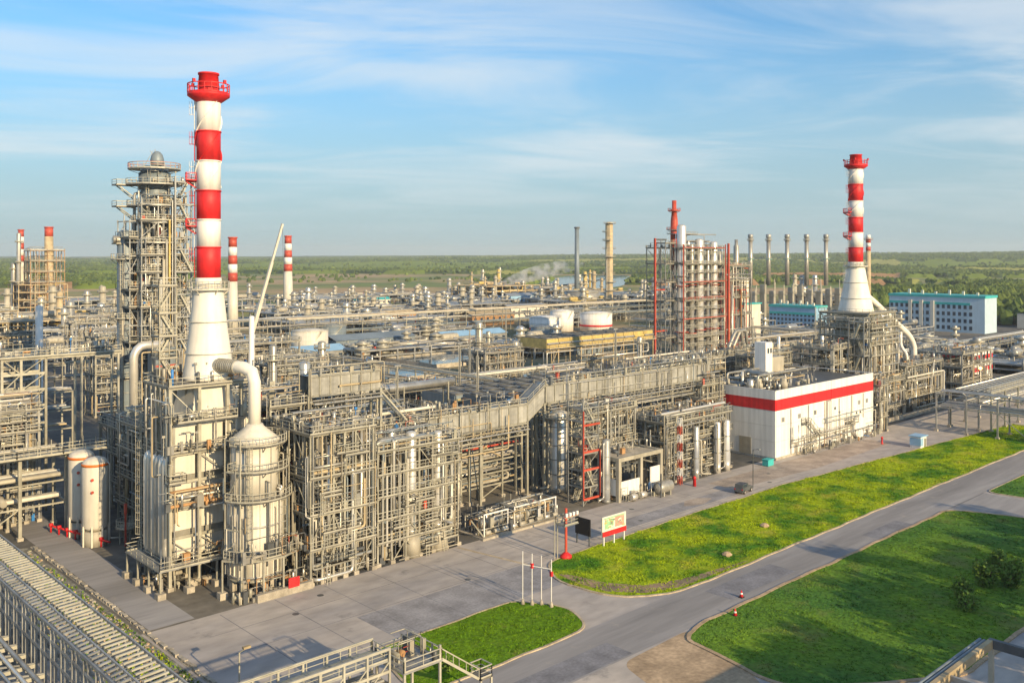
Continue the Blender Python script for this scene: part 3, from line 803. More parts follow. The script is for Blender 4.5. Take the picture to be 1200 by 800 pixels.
platform(t, 47.9, 117.4, 50.4, 119.0, 14.6, True); platform(t, 56, 117.0, 61.6, 119.0, 14.6, True); platform(t, 49, 117.2, 61, 119, 22.6, True)
ladder(t, (48.2,127.6,3.6), 27.3, -1, 0); ladder(t, (61.8,118.4,3.6), 18, 0, -1)
# stair and ladder tower behind the chimney cone
t2 = T('stair_tower', 'slim ladder tower left of the striped chimney cone on the furnace', 'stair tower', (50.6,126,27.4))
for x in (49.6,52.0):
    for y in (124.6,127): t2.bar('column', (x,y,27.4), (x,y,41), .18, .18)
for z in (30.5,33.6,36.8,40.6): platform(t2, 49.4,124.4,52.2,127.2, z, True)
for k in range(4): stair(t2, (49.9 if k%2 else 51.7,125.2+.9*(k%2),27.4+3.2*k), (51.7 if k%2 else 49.9,125.2+.9*(k%2),30.5+3.1*k), .7)

# ------------------------------------------------------------------ the round heater in front and its duct
R1 = (58.2, 113.6)
t = T('cylindrical_heater', 'round clad heater with cone top and white duct to the left chimney', 'heater', (R1[0],R1[1],0))
x, y = R1
t.mesh('shell', MB().lathe([(3.5,1.7),(3.5,12.3)], 36, x, y), 'cream')
t.mesh('upper_shell', MB().lathe([(3.1,12.3),(3.1,19.6)], 36, x, y), 'cream')
t.mesh('cone_roof', MB().lathe([(3.35,19.6),(3.35,19.9),(1.25,21.6),(1.05,22.0)], 36, x, y), 'cream')
for k in range(24):                                        # upright stiffeners, like the ribs of the shell
    a = 2*pi*k/24
    t.bar('rib', (x+3.55*cos(a), y+3.55*sin(a), 1.9), (x+3.55*cos(a), y+3.55*sin(a), 12.1), .12, .16, 'cream')
    if k % 2: t.bar('rib', (x+3.15*cos(a), y+3.15*sin(a), 12.5), (x+3.15*cos(a), y+3.15*sin(a), 19.5), .12, .16, 'clad2')
for z in (2.0,5.2,8.6,12.2,16): 
    r = 3.5 if z < 12.5 else 3.1
    t.mesh('ring', MB().lathe([(r,z),(r+.2,z),(r+.2,z+.22),(r,z+.22)], 36, x, y, caps=False), 'steel2')
t.mesh('floor_plate', MB().lathe([(3.6,1.4),(3.6,1.7)], 36, x, y), 'steel')
for k in range(10):
    a = 2*pi*k/10; t.box('pier', x+3.0*cos(a)-.45, y+3.0*sin(a)-.45, 0, x+3.0*cos(a)+.45, y+3.0*sin(a)+.45, 1.4, 'concrete')
for z, ro in ((5.0,5.3),(12.4,5.0),(16.2,4.6),(19.6,4.3)): ring_platform(t, x, y, 3.6 if z < 12.5 else 3.2, ro, z, -2.9, 1.9, 24)
zt = 29.4
duct = MB().tube([(x,y,21.9),(x,y,zt),(C1[0]-.2,C1[1]-3.0,zt+.2)], .84, 20)
t.mesh('duct', duct, 'offwhite')
n = Vector((C1[0]-.2-x, C1[1]-3.0-y, .2)); n.normalize(); 
for k in range(10):                                        # expansion bellows
    c = Vector((x,y,zt))+n*(3.2+k*.34); t.mesh('bellow', MB().tube([c, c+n*.17], .98, 20), 'clad2')
for j in range(11):
    a = -2.8+j*.47; ox, oy = x+6.0*cos(a), y+6.0*sin(a)
    t.bar('column', (ox,oy,0), (ox,oy,5.0), .22, .22); t.box('footing', ox-.5,oy-.5,0,ox+.5,oy+.5,.9,'concrete')
    a2 = a+.47; t.bar('beam', (ox,oy,5.0), (x+6.0*cos(a2), y+6.0*sin(a2), 5.0), .2, .26)
t.mesh('plinth', MB().box(x-3.0,y-6.6,0,x+5.2,y-6.0,1.0), 'concrete'); t.mesh('plinth', MB().box(x+4.9,y-6.0,0,x+5.5,y-1,1.0), 'concrete')
rng = random.Random(33)
for k in range(14):
    a = rng.uniform(-2.8,1.2); r = 3.8; z0 = rng.uniform(1,9); z1 = rng.uniform(10,19.5)
    t.mesh('pipe', MB().tube([(x+3.3*cos(a),y+3.3*sin(a),z1),(x+r*cos(a),y+r*sin(a),z1),(x+r*cos(a),y+r*sin(a),z0),(x+3.3*cos(a),y+3.3*sin(a),z0)], rng.uniform(.08,.2), 8), rng.choice(PIPEM))
ladder(t, (x+3.75*cos(-2.2), y+3.75*sin(-2.2), 5), 19.6, cos(-2.2), sin(-2.2)); ladder(t, (x+3.75*cos(-.9), y+3.75*sin(-.9), .5), 12.4, cos(-.9), sin(-.9))
smalls_in(t, rng, x-5.5, x+5.5, y-5.8, y-3.9, (.0,5.0), 90)
for j in range(9):                                         # slim frame standing round the shell
    a = -3.0+j*.55; c_ = [(x+4.7*cos(a),y+4.7*sin(a)),(x+4.7*cos(a+.55),y+4.7*sin(a+.55))]
    if j not in (2,3,4): t.bar('column', (*c_[0],5), (*c_[0],20.6), .16, .16)
    if j not in (1,2,3,4):
        for z in (8.6,16.2,20.4): t.bar('beam', (*c_[0],z), (*c_[1],z), .12, .16)
        t.bar('brace', (*c_[0],12.4), (*c_[1],16.1), .09, .09)
for k in range(26):
    a = rng.choice((rng.uniform(-3.2,-2.3), rng.uniform(-.7,1.0))); r = rng.uniform(3.9,5.1); z0 = rng.uniform(.5,14)
    t.cyl('pipe', (x+r*cos(a),y+r*sin(a),z0), (x+r*cos(a),y+r*sin(a),z0+rng.uniform(2,7)), rng.uniform(.05,.13), rng.choice(PIPEM), 7)
t.box('warning_board', x+1.4, y-6.75, .9, x+3.0, y-6.65, 2.2, 'red')
# fire-fighting ring main in front
# ------------------------------------------------------------------ process frames along the front row
def process_frame(name, label, xs, ys, zs, seed, npipe=20, nsmall=120, drums=0, brace=.3, m='steel', decks=None, cat='pipe structure', rmax=.3, vert=0, group=None, back=True):
    rng = random.Random(seed)
    if m == 'steel' and seed not in (41,42): m = ('steel','galv','steel2','steel')[seed % 4]
    t = T(name, label, cat, ((xs[0]+xs[-1])/2, (ys[0]+ys[-1])/2, 0), group)
    near = hypot(xs[0], ys[0]) < 215
    X0, X1, Y0, Y1 = xs[0], xs[-1], ys[0], ys[-1]
    if near:
        frame(t, refine(xs, 3.2), [ys[0]]+refine(ys[1:], 9), zs, rng, m, cw=.27, bw=.21, brace=brace*1.2, decks=decks)
        lv_ = [0]+list(zs)
        for k in range(len(lv_)-1):                          # landings hung between the levels, with their rails
            if lv_[k+1]-lv_[k] < 3.2: continue
            for q in range(2):
                w_ = rng.uniform(2.0,4.5); a_ = rng.uniform(X0, max(X0+.1, X1-w_)); z_ = lv_[k]+(lv_[k+1]-lv_[k])*rng.uniform(.42,.58)
                platform(t, a_, Y0-1.0, a_+w_, Y0+.4, z_, True, m='grating')
                if rng.random() < .6: ladder(t, (a_+.4, Y0-1.1, lv_[k]), z_, 0, -1, False)
    else: frame(t, xs, ys, zs, rng, m, brace=brace, decks=decks)
    pipes_in(t, rng, X0+.3, X1-.3, Y0-.3, Y0+2.2, .6, zs[-1]+1.2, npipe, .07, rmax)
    pipes_in(t, rng, X0-.3, X0+1.5, Y0+.3, Y1-.3, .6, zs[-1]+1.2, npipe//3, .07, rmax)
    if back: pipes_in(t, rng, X0, X1, Y0+2, Y1, .6, zs[-1]+1.8, npipe//2, .1, rmax*1.2)
    for k in range(vert):
        x = rng.uniform(X0+.5, X1-.5); y = rng.uniform(Y0+.4, (Y0+Y1)/2); r = rng.uniform(.25,.6); za = rng.choice([0]+list(zs[:-1])); zb = za+rng.uniform(3,7)
        t.mesh('vessel', MB().lathe(vessel_prof(r, za+.3, zb, .6), 14, x, y), rng.choice(('clad','cream','beige','silver')))
    for k in range(drums):
        z = rng.choice([0]+list(zs[:-1])); r = rng.uniform(.5,.95); l = rng.uniform(3,5.5); x = rng.uniform(X0+.8, max(X0+.9, X1-l-.8)); y = rng.uniform(Y0+1, (Y0+Y1)/2+.5)
        drum(t, (x,y,z+r+.5), (x+l,y,z+r+.5), r, rng.choice(('clad','clad2','cream','beige')), zf=z)
    if near: pipes_in(t, rng, X0-.4, X1+.4, Y0-.6, Y0+1.6, .4, zs[-1]+1.6, int(npipe*1.4), .035, .10, seg=6)
    for z in [.9]+list(zs):                                 # straight runs lying on the levels
        for k in range(rng.randint(2,4)):
            r = rng.choice((.08,.12,.12,.2,.28)); y = rng.uniform(Y0+.3, (Y0+Y1)/2); zz_ = z+rng.choice((.35,.5,1.6,2.4)); a = rng.uniform(X0-.5,X0+1.5); b = rng.uniform(X1-2,X1+.8)
            t.cyl('pipe', (a,y,zz_), (b,y,zz_), r, rng.choice(PIPEM), 8)
    smalls_in(t, rng, X0, X1, Y0-.2, Y1, [0]+list(zs), int(nsmall*1.5))
    return t
process_frame('pipe_structure', 'open steel pipe structure right beside the round heater', [63.4,67.0,70.6,73.6], [107.8,112,118], [4.9,9.6,14.6,20.6], 41, 34, 230, 6, .35, vert=5)
tB = process_frame('vessel_structure', 'five-level platform structure round two upright silver vessels', [74.5,79.5,84.5,89.5], [108.0,113,119], [3.4,6.7,10.0,13.2,16.6], 42, 18, 190, 6, .2, vert=3)
for k in range(7): tB.cyl('pipe', (75.2+k*.75,107.7,1+rng.uniform(0,2)), (75.2+k*.75,107.7,13+rng.uniform(0,3)), rng.uniform(.10,.2), rng.choice(PIPEM))
tB.mesh('skirt_base', MB().lathe([(1.7,0),(1.2,3.3)], 20, 86.3, 109), 'beige'); tB.mesh('skirt_base', MB().lathe([(1.5,0),(1.2,3.3)], 20, 81.2, 108.9), 'beige')
column_vessel('upright_vessel', 'silver upright vessel at the left of the five-level structure', 81.2, 108.9, .78, 18.6, (), 'silver', 'vessel', z0=3.4, skirt=.6, pipes=1)
column_vessel('upright_vessel', 'silver upright vessel at the right of the five-level structure', 86.3, 109, .72, 18.0, (), 'silver', 'vessel', z0=3.4, skirt=.6, pipes=1)
process_frame('pipe_structure', 'tall steel structure behind the round heater with pipes on its roof', [64,69,74,79], [120,125,131], [5,10,15,19.6,22.8], 43, 26, 160, 3, .3, vert=4)
process_frame('pipe_structure', 'pipe structure behind the five-level vessel platforms', [81,86,91,96], [121,126,131], [5,9.5,13.5,17.4], 44, 22, 160, 4, .3, vert=4)

def gallery(label, x0, x1, y, w, z0, z1, n, seed, name='cable_gallery', truss=True, ramp=None, legs=None):
    """clad gallery: each side panel is its own piece"""
    t = T(name, label, 'gallery', ((x0+x1)/2, y+w/2, 0)); rng = random.Random(seed); L = (x1-x0)/n
    ze = (lambda x: 0) if ramp is None else (lambda x: ramp*(x-x0)/(x1-x0))
    for k in range(n):
        a, b = x0+k*L, x0+(k+1)*L
        for yy, sg in ((y,-1),(y+w,1)):
            mb = MB()
            q = [(a+.07,yy+sg*.06,z0+ze(a)),(b-.07,yy+sg*.06,z0+ze(b)),(b-.07,yy+sg*.06,z1+ze(b)),(a+.07,yy+sg*.06,z1+ze(a))]
            p = [(v[0],yy-sg*.04,v[2]) for v in q]
            mb.quad(*(q if sg < 0 else q[::-1])); mb.quad(*(p[::-1] if sg < 0 else p))
            for i in range(4): mb.quad(q[i],p[i],p[(i+1)%4],q[(i+1)%4])
            for i in range(1,4):
                f = i/4; mb.bar((a+.07,yy+sg*.08,z0+(z1-z0)*f+ze(a)),(b-.07,yy+sg*.08,z0+(z1-z0)*f+ze(b)),.05,.10)
            t.mesh('panel', mb, 'gallery')
            t.bar('post', (a,yy+sg*.12,z0-.2+ze(a)), (a,yy+sg*.12,z1+.9+ze(a)), .2, .2)
        mb = MB(); mb.quad((a,y-.2,z1+.1+ze(a)),(b,y-.2,z1+.1+ze(b)),(b,y+w+.2,z1+.1+ze(b)),(a,y+w+.2,z1+.1+ze(a))); mb.bar((a,y-.2,z1+.05+ze(a)),(b,y-.2,z1+.05+ze(b)),.2,.3); mb.bar((a,y+w+.2,z1+.05+ze(a)),(b,y+w+.2,z1+.05+ze(b)),.2,.3)
        t.mesh('roof_panel', mb, 'clad2')
        t.mesh('floor_panel', MB().bar((a,y+w/2,z0-.15+ze(a)),(b,y+w/2,z0-.15+ze(b)),w,.2), 'steel')
        if truss:
            for yy in (y,y+w):
                zc = z0-2.3
                t.bar('chord', (a,yy,z0-.3), (b,yy,z0-.3), .28, .34); t.bar('chord', (a,yy,zc), (b,yy,zc), .22, .26)
                t.bar('brace', (a,yy,zc), ((a+b)/2,yy,z0-.4), .14, .14); t.bar('brace', ((a+b)/2,yy,z0-.4), (b,yy,zc), .14, .14)
    for x in (legs or []):
        for yy in (y, y+w):
            t.bar('column', (x,yy,0), (x,yy,z0+ze(x)), .42, .42); t.box('footing', x-.5,yy-.5,0,x+.5,yy+.5,.6,'concrete')
        t.bar('brace', (x,y,0), (x,y+w,z0-.4+ze(x)), .16, .16)
    r = MB(); rail_mb(r, [(x0,y-.1,z1+.15+ze(x0)),(x1,y-.1,z1+.15+ze(x1))]); t.mesh('railing', r, 'rail')
    if x1-x0 > 6:                                           # trays, conduits and pipes carried along the front and the roof
        for k in range(3): t.cyl('pipe', (x0+.3,y-.45-.28*k,z0-.2-.5*k), (x1-.3,y-.45-.28*k,z0-.2-.5*k), .07+.04*k, ('galv','clad2','clad')[k], 8)
        for k in range(2): t.cyl('pipe', (x0+.5,y+.6+.8*k,z1+.55), (x1-.5,y+.6+.8*k,z1+.55), .16, ('clad','galv')[k], 8)
        smalls_in(t, rng, x0+.3, x1-.3, y-.9, y+w, (z1+.15,), int((x1-x0)*2.2)); pipes_in(t, rng, x0, x1, y-1.0, y-.3, z0-4, z1+1.5, int((x1-x0)*.45), .05, .16)
    return t
gallery('clad gallery on the roof behind the round heater', 70, 83, 119.4, 2.6, 23.8, 26.6, 7, 1, truss=False, legs=(70,76.5,83))
t = T('roof_stair', 'steel stair descending from the gallery end behind the five-level structure', 'stair', (85,120.5,18))
stair(t, (89,120.5,17.4), (83.2,120.5,23.4), 1.6); platform(t, 82.8,119.4,84,121.8,23.4,True,sides=(1,)); platform(t, 88.4,119.2,92,122,17.4,True); t.bar('column', (84,121.8,12), (84,121.8,23.4), .25)
gallery('low clad cable gallery running right from the five-level structure', 93.5, 117, 121.0, 3.0, 14.0, 17.2, 10, 2, legs=(94,105.5,117))
gallery('short sloping clad gallery joining the low run to the high run', 117, 121.6, 121.0, 3.0, 14.0, 17.2, 1, 3, ramp=3.0, truss=False, legs=(121.5,))
gallery('high clad cable gallery left of the white hall', 121.8, 175, 121.0, 3.0, 17.0, 20.2, 22, 4, legs=(122.5,135,148,161,174))
gallery('clad gallery behind the white hall heading towards the red columns', 178, 232, 137, 3.0, 15.8, 18.6, 18, 5, legs=(179,192,205,218,231))

# pipe racks: each pipe is its own piece
def pipe_rack(label, axis, a0, a1, b0, b1, zs, n, seed, per=6, r=(.12,.34), name='pipe_rack', m='steel', rail_top=False, redp=0, cw=.35, mats=PIPEM, top_roof=False, group=None, feet=True, tray=False):
    rng = random.Random(seed); mid = ((a0+a1)/2, (b0+b1)/2) if axis == 'x' else ((b0+b1)/2, (a0+a1)/2)
    t = T(name, label, 'pipe rack', (mid[0], mid[1], 0), group)
    P = (lambda a, b, z: (a,b,z)) if axis == 'x' else (lambda a, b, z: (b,a,z))
    for k, a in enumerate(lin(a0, a1, n)):
        for b in (b0, b1):
            t.bar('column', P(a,b,0), P(a,b,zs[-1]+.2), cw, cw, m)
            if feet: x, y, _ = P(a,b,0); t.box('footing', x-.45,y-.45,0,x+.45,y+.45,.5,'concrete')
        for z in zs: t.bar('beam', P(a,b0,z), P(a,b1,z), .26, .34, m)
        if k % 3 == 0 and k < n:
            a2 = lin(a0,a1,n)[k+1]; t.bar('brace', P(a,b0,.5), P(a2,b0,zs[0]), .16, .16, m)
    for b in (b0, b1):
        for z in zs: t.bar('beam', P(a0,b,z-.02), P(a1,b,z-.02), .2, .26, m)
    for zi, z in enumerate(zs):
        if top_roof and zi == len(zs)-1: continue
        for k in range(per):
            q = rng.uniform(*r) if rng.random() < .5 else r[0]*1.2
            b = b0+.4+(b1-b0-.8)*(k+.5)/per+rng.uniform(-.12,.12); e0 = a0-rng.uniform(-.4,.6); e1 = a1+rng.uniform(-.4,.6)
            mm = rng.choice(mats)
            if redp and zi == redp and k == 0: mm = 'redsteel'; q = .16
            if rng.random() < .3:
                d = rng.uniform(a0+(a1-a0)*.3, a1-.5)
                t.mesh('pipe', MB().tube([P(e0,b,z+.17+q), P(d,b,z+.17+q), P(d,b,z+.17+q+rng.choice((-1.1,1.0))), P(d,b0-.4 if rng.random() < .5 else b1+.4,z+.6+q)], q, 8), mm)
            else: t.cyl('pipe', P(e0,b,z+.17+q), P(e1,b,z+.17+q), q, mm, 10)
    if rail_top:
        z = zs[-1]+.25; x0, y0, _ = P(a0,b0,0); x1, y1, _ = P(a1,b0+1.3,0); platform(t, min(x0,x1), min(y0,y1), max(x0,x1), max(y0,y1), z, True, m='steel2')
    if tray:
        b = MB(); z = zs[-1]+.5
        for bb in (b0+.6, b0+1.2, b1-1.2, b1-.6): b.bar(P(a0,bb,z), P(a1,bb,z), .05, .14)
        aa = a0
        while aa < a1:
            b.bar(P(aa,b0+.6,z), P(aa,b0+1.2,z), .06); b.bar(P(aa,b1-1.2,z), P(aa,b1-.6,z), .06); aa += .5
        t.mesh('cable_tray', b, 'rail', kind='stuff')
    return t
pipe_rack('five-tier pipe rack with a red pipe under the low clad gallery', 'x', 94, 119, 124.6, 131, [2.6,4.8,7.0,9.2,11.4], 5, 51, per=6, redp=3)
pipe_rack('pipe rack under the high clad gallery left of the white hall', 'x', 122, 176, 124.6, 131, [4,7,10,13], 9, 52, per=5)
# ------------------------------------------------------------------ front row, middle part
rng = random.Random(61)
t = T('pump_skid', 'low skid of lying silver vessels and valves at the yard edge', 'skid', (102,109,0))
t.mesh('plinth', MB().box(93.5,106.6,0,111.5,113.5,.35), 'concrete')
for (x, y, l, r) in ((95,109,4.5,.7),(101,108.6,4,.6),(104.5,111.2,5,.8),(97,112,5,.65)): drum(t, (x,y,r+1.2), (x+l,y,r+1.2), r, rng.choice(('silver','clad')), zf=.35)
for (x0, x1) in ((94.4,99.5),(101,106.5),(106.8,110.6)):
    for x in (x0,x1): t.bar('post', (x,107.4,.3), (x,107.4,3.8), .16, .16, 'white')
    t.bar('lintel', (x0-.1,107.4,3.8), (x1+.1,107.4,3.8), .18, .18, 'white')
for k in range(9): t.mesh('pump', MB().tube([(94.5+k*1.9,107.3,.9),(95.6+k*1.9,107.3,.9)], .33, 10), rng.choice(('silver','beige','cream')))
pipes_in(t, rng, 94, 111, 107, 113, .5, 3.6, 26, .06, .22); smalls_in(t, rng, 94, 111, 106.9, 113, (.3,.4,1.6), 130)
t.bar('brace', (91.5,107.2,3.5), (94.2,107.2,.3), .22, .22)

column_vessel('upright_vessel', 'thick silver upright vessel beside the sloping gallery', 124.6, 120.2, 1.9, 15.4, (14.2,), 'silver', 'vessel', skirt=1.4, pipes=3, pr=1.5, seed=4)
t = T('stair_tower', 'red and grey steel stair tower right of the thick silver vessel', 'stair tower', (121.8,111.4,0))
stair_tower(t, 119.9,109.6,124.0,113.2, [3.2,6.2,9.2,12.2,15.0,17.4], 'steel2')
for z in (1.2,6.4,9.6,14.4): t.bar('beam', (119.8,109.4,z), (124.1,109.4,z), .3, .34, 'redsteel')
for x in (119.75,124.15): t.bar('column', (x,109.35,1.2), (x,109.35,9.6 if x > 121 else 17), .2, .2, 'redsteel')
rng = random.Random(8); smalls_in(t, rng, 120,124,109.8,113,(0,3.2,6.2,9.2,12.2),30)
column_vessel('duct_column', 'plain grey upright duct left of the concrete portal building', 125.0, 108.6, .75, 11.5, (), 'steel2', 'duct', skirt=.5, pipes=1, bands=True)

# concrete portal building
t = T('portal_building', 'low concrete portal building with open bays beside the yard', 'building', (132.5,110.5,0))
X0, X1, Y0, Y1, Hh = 126.6, 138.8, 107.0, 114.0, 8.0
for x in (X0, 132.8, X1):
    for y in (Y0, Y1): t.box('column', x-.35,y-.35,0,x+.35,y+.35,Hh-.7,'beige')
for y in (Y0, Y1): t.box('lintel', X0-.36,y-.36,Hh-.7,X1+.36,y+.36,Hh,'beige')
for x in (X0, X1): t.box('lintel', x-.352,Y0+.37,Hh-.7,x+.352,Y1-.37,Hh-.003,'beige')
t.box('roof', X0+.37,Y0+.37,Hh-.55,X1-.37,Y1-.37,Hh-.25,'concrete')
t.box('wall', X0+.36,Y0-.15,1.0,132.44,Y0+.1,3.6,'white'); t.box('wall', 135.6,Y0-.15,1.0,X1-.36,Y0+.1,5.0,'white')
t.box('back_wall', X0+.36,Y1-.1,0,X1-.36,Y1+.1,Hh-.72,'steel_dark'); t.box('door', 133.2,Y0+.5,0,135.4,Y0+.7,4.6,'black')
t.box('wall', X0-.1,Y0+.36,1.0,X0+.1,Y1-.36,4.0,'white')
rng = random.Random(9); pipes_in(t, rng, X0+.6,X1-.6,Y0+1.2,Y1-1,.5,7,12,.08,.25); smalls_in(t, rng, X0,X1,Y0-1.6,Y0-.5,(0,),26); smalls_in(t, rng, X0,X1,Y0+.5,Y1,(0,Hh),40)
for k, x in enumerate((128.4,131.0)): t.mesh('pump', MB().tube([(x,105.6,.8),(x+1.5,105.6,.8)], .55, 12), 'silver')
t = T('lying_drum', 'short clad drum in front of the concrete portal building', 'tank', (136.5,104.6,0))
drum(t, (135.2,104.6,1.6), (138.4,104.6,1.6), 1.15, 'clad2', zf=0); t.bar('post', (134.9,103.8,0), (134.9,103.8,4.4), .2, .2, 'steel_dark')
process_frame('pipe_structure', 'pipe structure on two levels above the concrete portal building', [126,131,136,141], [115,118,121], [8.4,11.8,15], 45, 24, 120, 3, .5, vert=4, decks=[0,2])
process_frame('pipe_structure', 'long open pipe structure between portal building and white hall', [143,148.5,154,159.5,165], [109,114,119], [4.2,8.2,12.0], 46, 34, 230, 6, .25, vert=6)
for k, x in enumerate((151.5,158.8,162.2)):
    column_vessel('upright_vessel', ('leftmost', 'middle', 'rightmost')[k]+' of three slim silver vessels left of the white hall', x, 107.9, .62 if k == 0 else .72, 10.6, (), 'silver' if k else 'clad', 'vessel', skirt=2.2, pipes=1, z0=0)
t = T('lattice_mast', 'red and white lattice post left of the slim silver vessels', 'mast', (145.2,107.2,0))
def lattice(t, x, y, z0, z1, w, m, m2=None, name='segment', n=None, taper=0):
    n = n or max(2, int((z1-z0)/ (w*1.4))); h = (z1-z0)/n
    for k in range(n):
        b = MB(); z = z0+k*h; a = w/2*(1-taper*k/n); c = w/2*(1-taper*(k+1)/n)
        q = [(-1,-1),(1,-1),(1,1),(-1,1)]
        for i in range(4):
            p, r = q[i], q[(i+1)%4]
            b.bar((x+p[0]*a,y+p[1]*a,z),(x+p[0]*c,y+p[1]*c,z+h),.12*max(.5,w/2)+.04)
            b.bar((x+p[0]*a,y+p[1]*a,z),(x+r[0]*c,y+r[1]*c,z+h),.07); b.bar((x+p[0]*c,y+p[1]*c,z+h),(x+r[0]*c,y+r[1]*c,z+h),.07)
        t.mesh(name, b, m if (k % 2 == 0 or not m2) else m2)
lattice(t, 145.2, 107.2, 0, 13, .6, 'redsteel', 'white', n=8)
# ------------------------------------------------------------------ the white hall with the red stripe
t = T('process_hall', 'white panel hall with a red stripe along its top', 'building', (201,116,0))
X0, X1, Y0, Y1 = 178., 224., 106., 125.; HZ = 15.0
t.mesh('core', MB().box(X0+.2,Y0+.2,0,X1-.2,Y1-.2,14.2), 'white')
rows = [(.5,3.9),(3.94,7.3),(7.34,10.7),(10.74,13.1),(13.14,15.0)]
def wall_panels(fixed, a0, a1, n, axis, sg, skip=()):
    L = (a1-a0)/n
    for k in range(n):
        if k in skip: continue
        for j, (z0, z1) in enumerate(rows):
            m = 'red' if j == 3 else 'white'; a = a0+k*L+.02; b = a0+(k+1)*L-.02
            o = .04 if j == 3 else 0
            if axis == 'x': t.box('panel', a, fixed+(0 if sg > 0 else -.0)-.1-o, z0, b, fixed+.16, z1, m)
            else: t.box('panel', fixed-.1-o, a, z0, fixed+.16, b, z1, m)
wall_panels(Y0, X0+.12, 200.0, 4, 'x', -1); wall_panels(Y0, 202.6, X1-.1, 4, 'x', -1)
wall_panels(X0, Y0-.08, Y1, 3, 'y', -1)
t.box('recess_wall', 200.02,Y0+.06,.3,202.58,Y0+.18,10.7,'clad'); t.box('panel', 200.02,Y0-.08,10.74,202.58,Y0+.16,13.1,'red'); t.box('panel', 200.02,Y0-.06,13.14,202.58,Y0+.16,15.0,'white')
for x in (200.5,201.3,202.1): t.cyl('pipe', (x,Y0-.36,.5), (x,Y0-.36,10.5), .2, 'white', 12)
for x in (199.5, 212.5): t.box('pilaster', x-.25,Y0-.35,.2,x+.25,Y0-.16,10.6,'cream')
t.mesh('plinth', MB().box(X0-.25,Y0-.3,0,X1+.1,Y0-.12,.5), 'concrete')
for x in (186.5,208.6): d_ = t.box('door', x-.7,Y0-.18,.5,x+.7,Y0-.105,2.9,'clad2')
t.box('door', X0-.18,112,.5,X0-.105,115,4.2,'clad2')
for x in (184.2,191.8,206.2,218.4): t.cyl('downpipe', (x,Y0-.25,.4), (x,Y0-.25,10.6), .09, 'steel2', 8)
for x in (181,188,195,216.5,220.5): t.box('louvre', x-.6,Y0-.15,8.0,x+.6,Y0-.105,9.0,'steel2')
t.mesh('roof', MB().box(X0+.4,Y0+.4,14.2,X1-.4,Y1-.4,14.35), 'steel_dark')
for (a, b, c, d) in ((X0,Y0-.12,X1,Y0+.2),(X0-.12,Y0-.12,X0+.2,Y1),(X0,Y1-.2,X1,Y1+.1),(X1-.2,Y0,X1+.1,Y1)): t.mesh('parapet_cap', MB().box(a,b,15.02,c,d,15.16), 'white')
t.mesh('roof_tower', MB().box(192,117,14.3,195,120,24.0), 'white'); t.mesh('roof_room', MB().box(195.1,117.4,14.3,201,121,20.2), 'beige')
for (x, z) in ((193.1,22),(194.3,22)): t.box('window', x-.3,116.9,z-.6,x+.3,117.02,z+.6,'glass')
for k, (x, z) in enumerate(((204.3,8.4),(206.4,7.2),(206.4,3.4),(204.3,2.6),(215,6),(217,6))): t.mesh('vent', MB().tube([(x,Y0-.25,z),(x,Y0-.1,z)], .35, 10), 'steel_dark')
rng = random.Random(71)
t.mesh('vent_hood', MB().tube([(214.5,Y0-1.5,2.8),(214.5,Y0-.2,2.8)], 2.6, 20), 'white')
smalls_in(t, rng, X0+2, X0+26, Y0+3, Y1-2, (14.4,), 120, ('steel','clad','steel2','beige','steel2','white','white'))
pipes_in(t, rng, X0+1, X0+24, Y0+5, Y1-2, 14.6, 18, 16, .15, .4); 
for k in range(7): t.mesh('roof_fan', MB().lathe([(1.0,14.35),(1.0,15.6),(.7,16.2),(.75,16.8)], 12, 180.5+k*1.8+rng.uniform(-.2,.2), 112+rng.uniform(-3,6)), rng.choice(('cream','clad','beige')))
# outside stair on the front wall
stair(t, (190,105.2,.2), (194.5,105.2,3.6)); platform(t, 194.4,104.4,197,105.8,3.6,True); stair(t, (194.5,104.8,3.7), (190.5,104.8,6.8)); platform(t, 188.6,104.4,190.6,105.8,6.8,True)
for x in (188.8,190.4,194.6,196.8): t.bar('column', (x,104.5,0), (x,104.5,6.8 if x < 192 else 3.6), .16)
smalls_in(t, rng, 186, 224, 103.2, 105.5, (0,), 60); pipes_in(t, rng, 184,224,104.4,105.6,.3,7,14,.06,.14)
platform(t, 209,104.2,213,105.8,4.4,True)
process_frame('pipe_structure', 'pipe structure in front of the hall corner beneath the red stripe', [168.5,172.5,176.6], [118.6,124,130], [5,9,13,16], 47, 22, 110, 2, .3, vert=3)
process_frame('pipe_structure', 'narrow pipe structure at the right end of the white hall', [225,228.5], [104.6,108,112], [4,8,12], 48, 20, 90, 0, .4, vert=2)

# ------------------------------------------------------------------ right furnace
rng = random.Random(81)
t = T('furnace', 'box furnace in a steel frame carrying the right striped chimney', 'furnace', (246,121,0))
fx, fy, fz = [238,243.4,248.8,254], [114,121,128], [5,10,15,20.5,25,29]
frame(t, fx, fy, fz, rng, brace=.25, decks=[0,1,2,3,4,5])
t.mesh('fire_box', MB().box(239,115,4.5,253,127,18.6), 'cream')
for k in range(3):
    for i in range(3): t.box('panel', fx[i]+.35, 114.4, fz[k]+.5, fx[i+1]-.35, 114.8, fz[k+1]-.6, 'cream'); 
    for j in range(2): t.box('panel', 238.4, fy[j]+.35, fz[k]+.5, 238.8, fy[j+1]-.35, fz[k+1]-.6, 'cream')
t.mesh('convection_box', MB().box(241,116.5,18.7,251,126,24), 'clad2'); t.mesh('hood', MB().lathe([(6.2,24.1),(4.7,28.8)], 4, 247, 122, a0=pi/4, a1=2*pi+pi/4, smooth=False), 'cream')
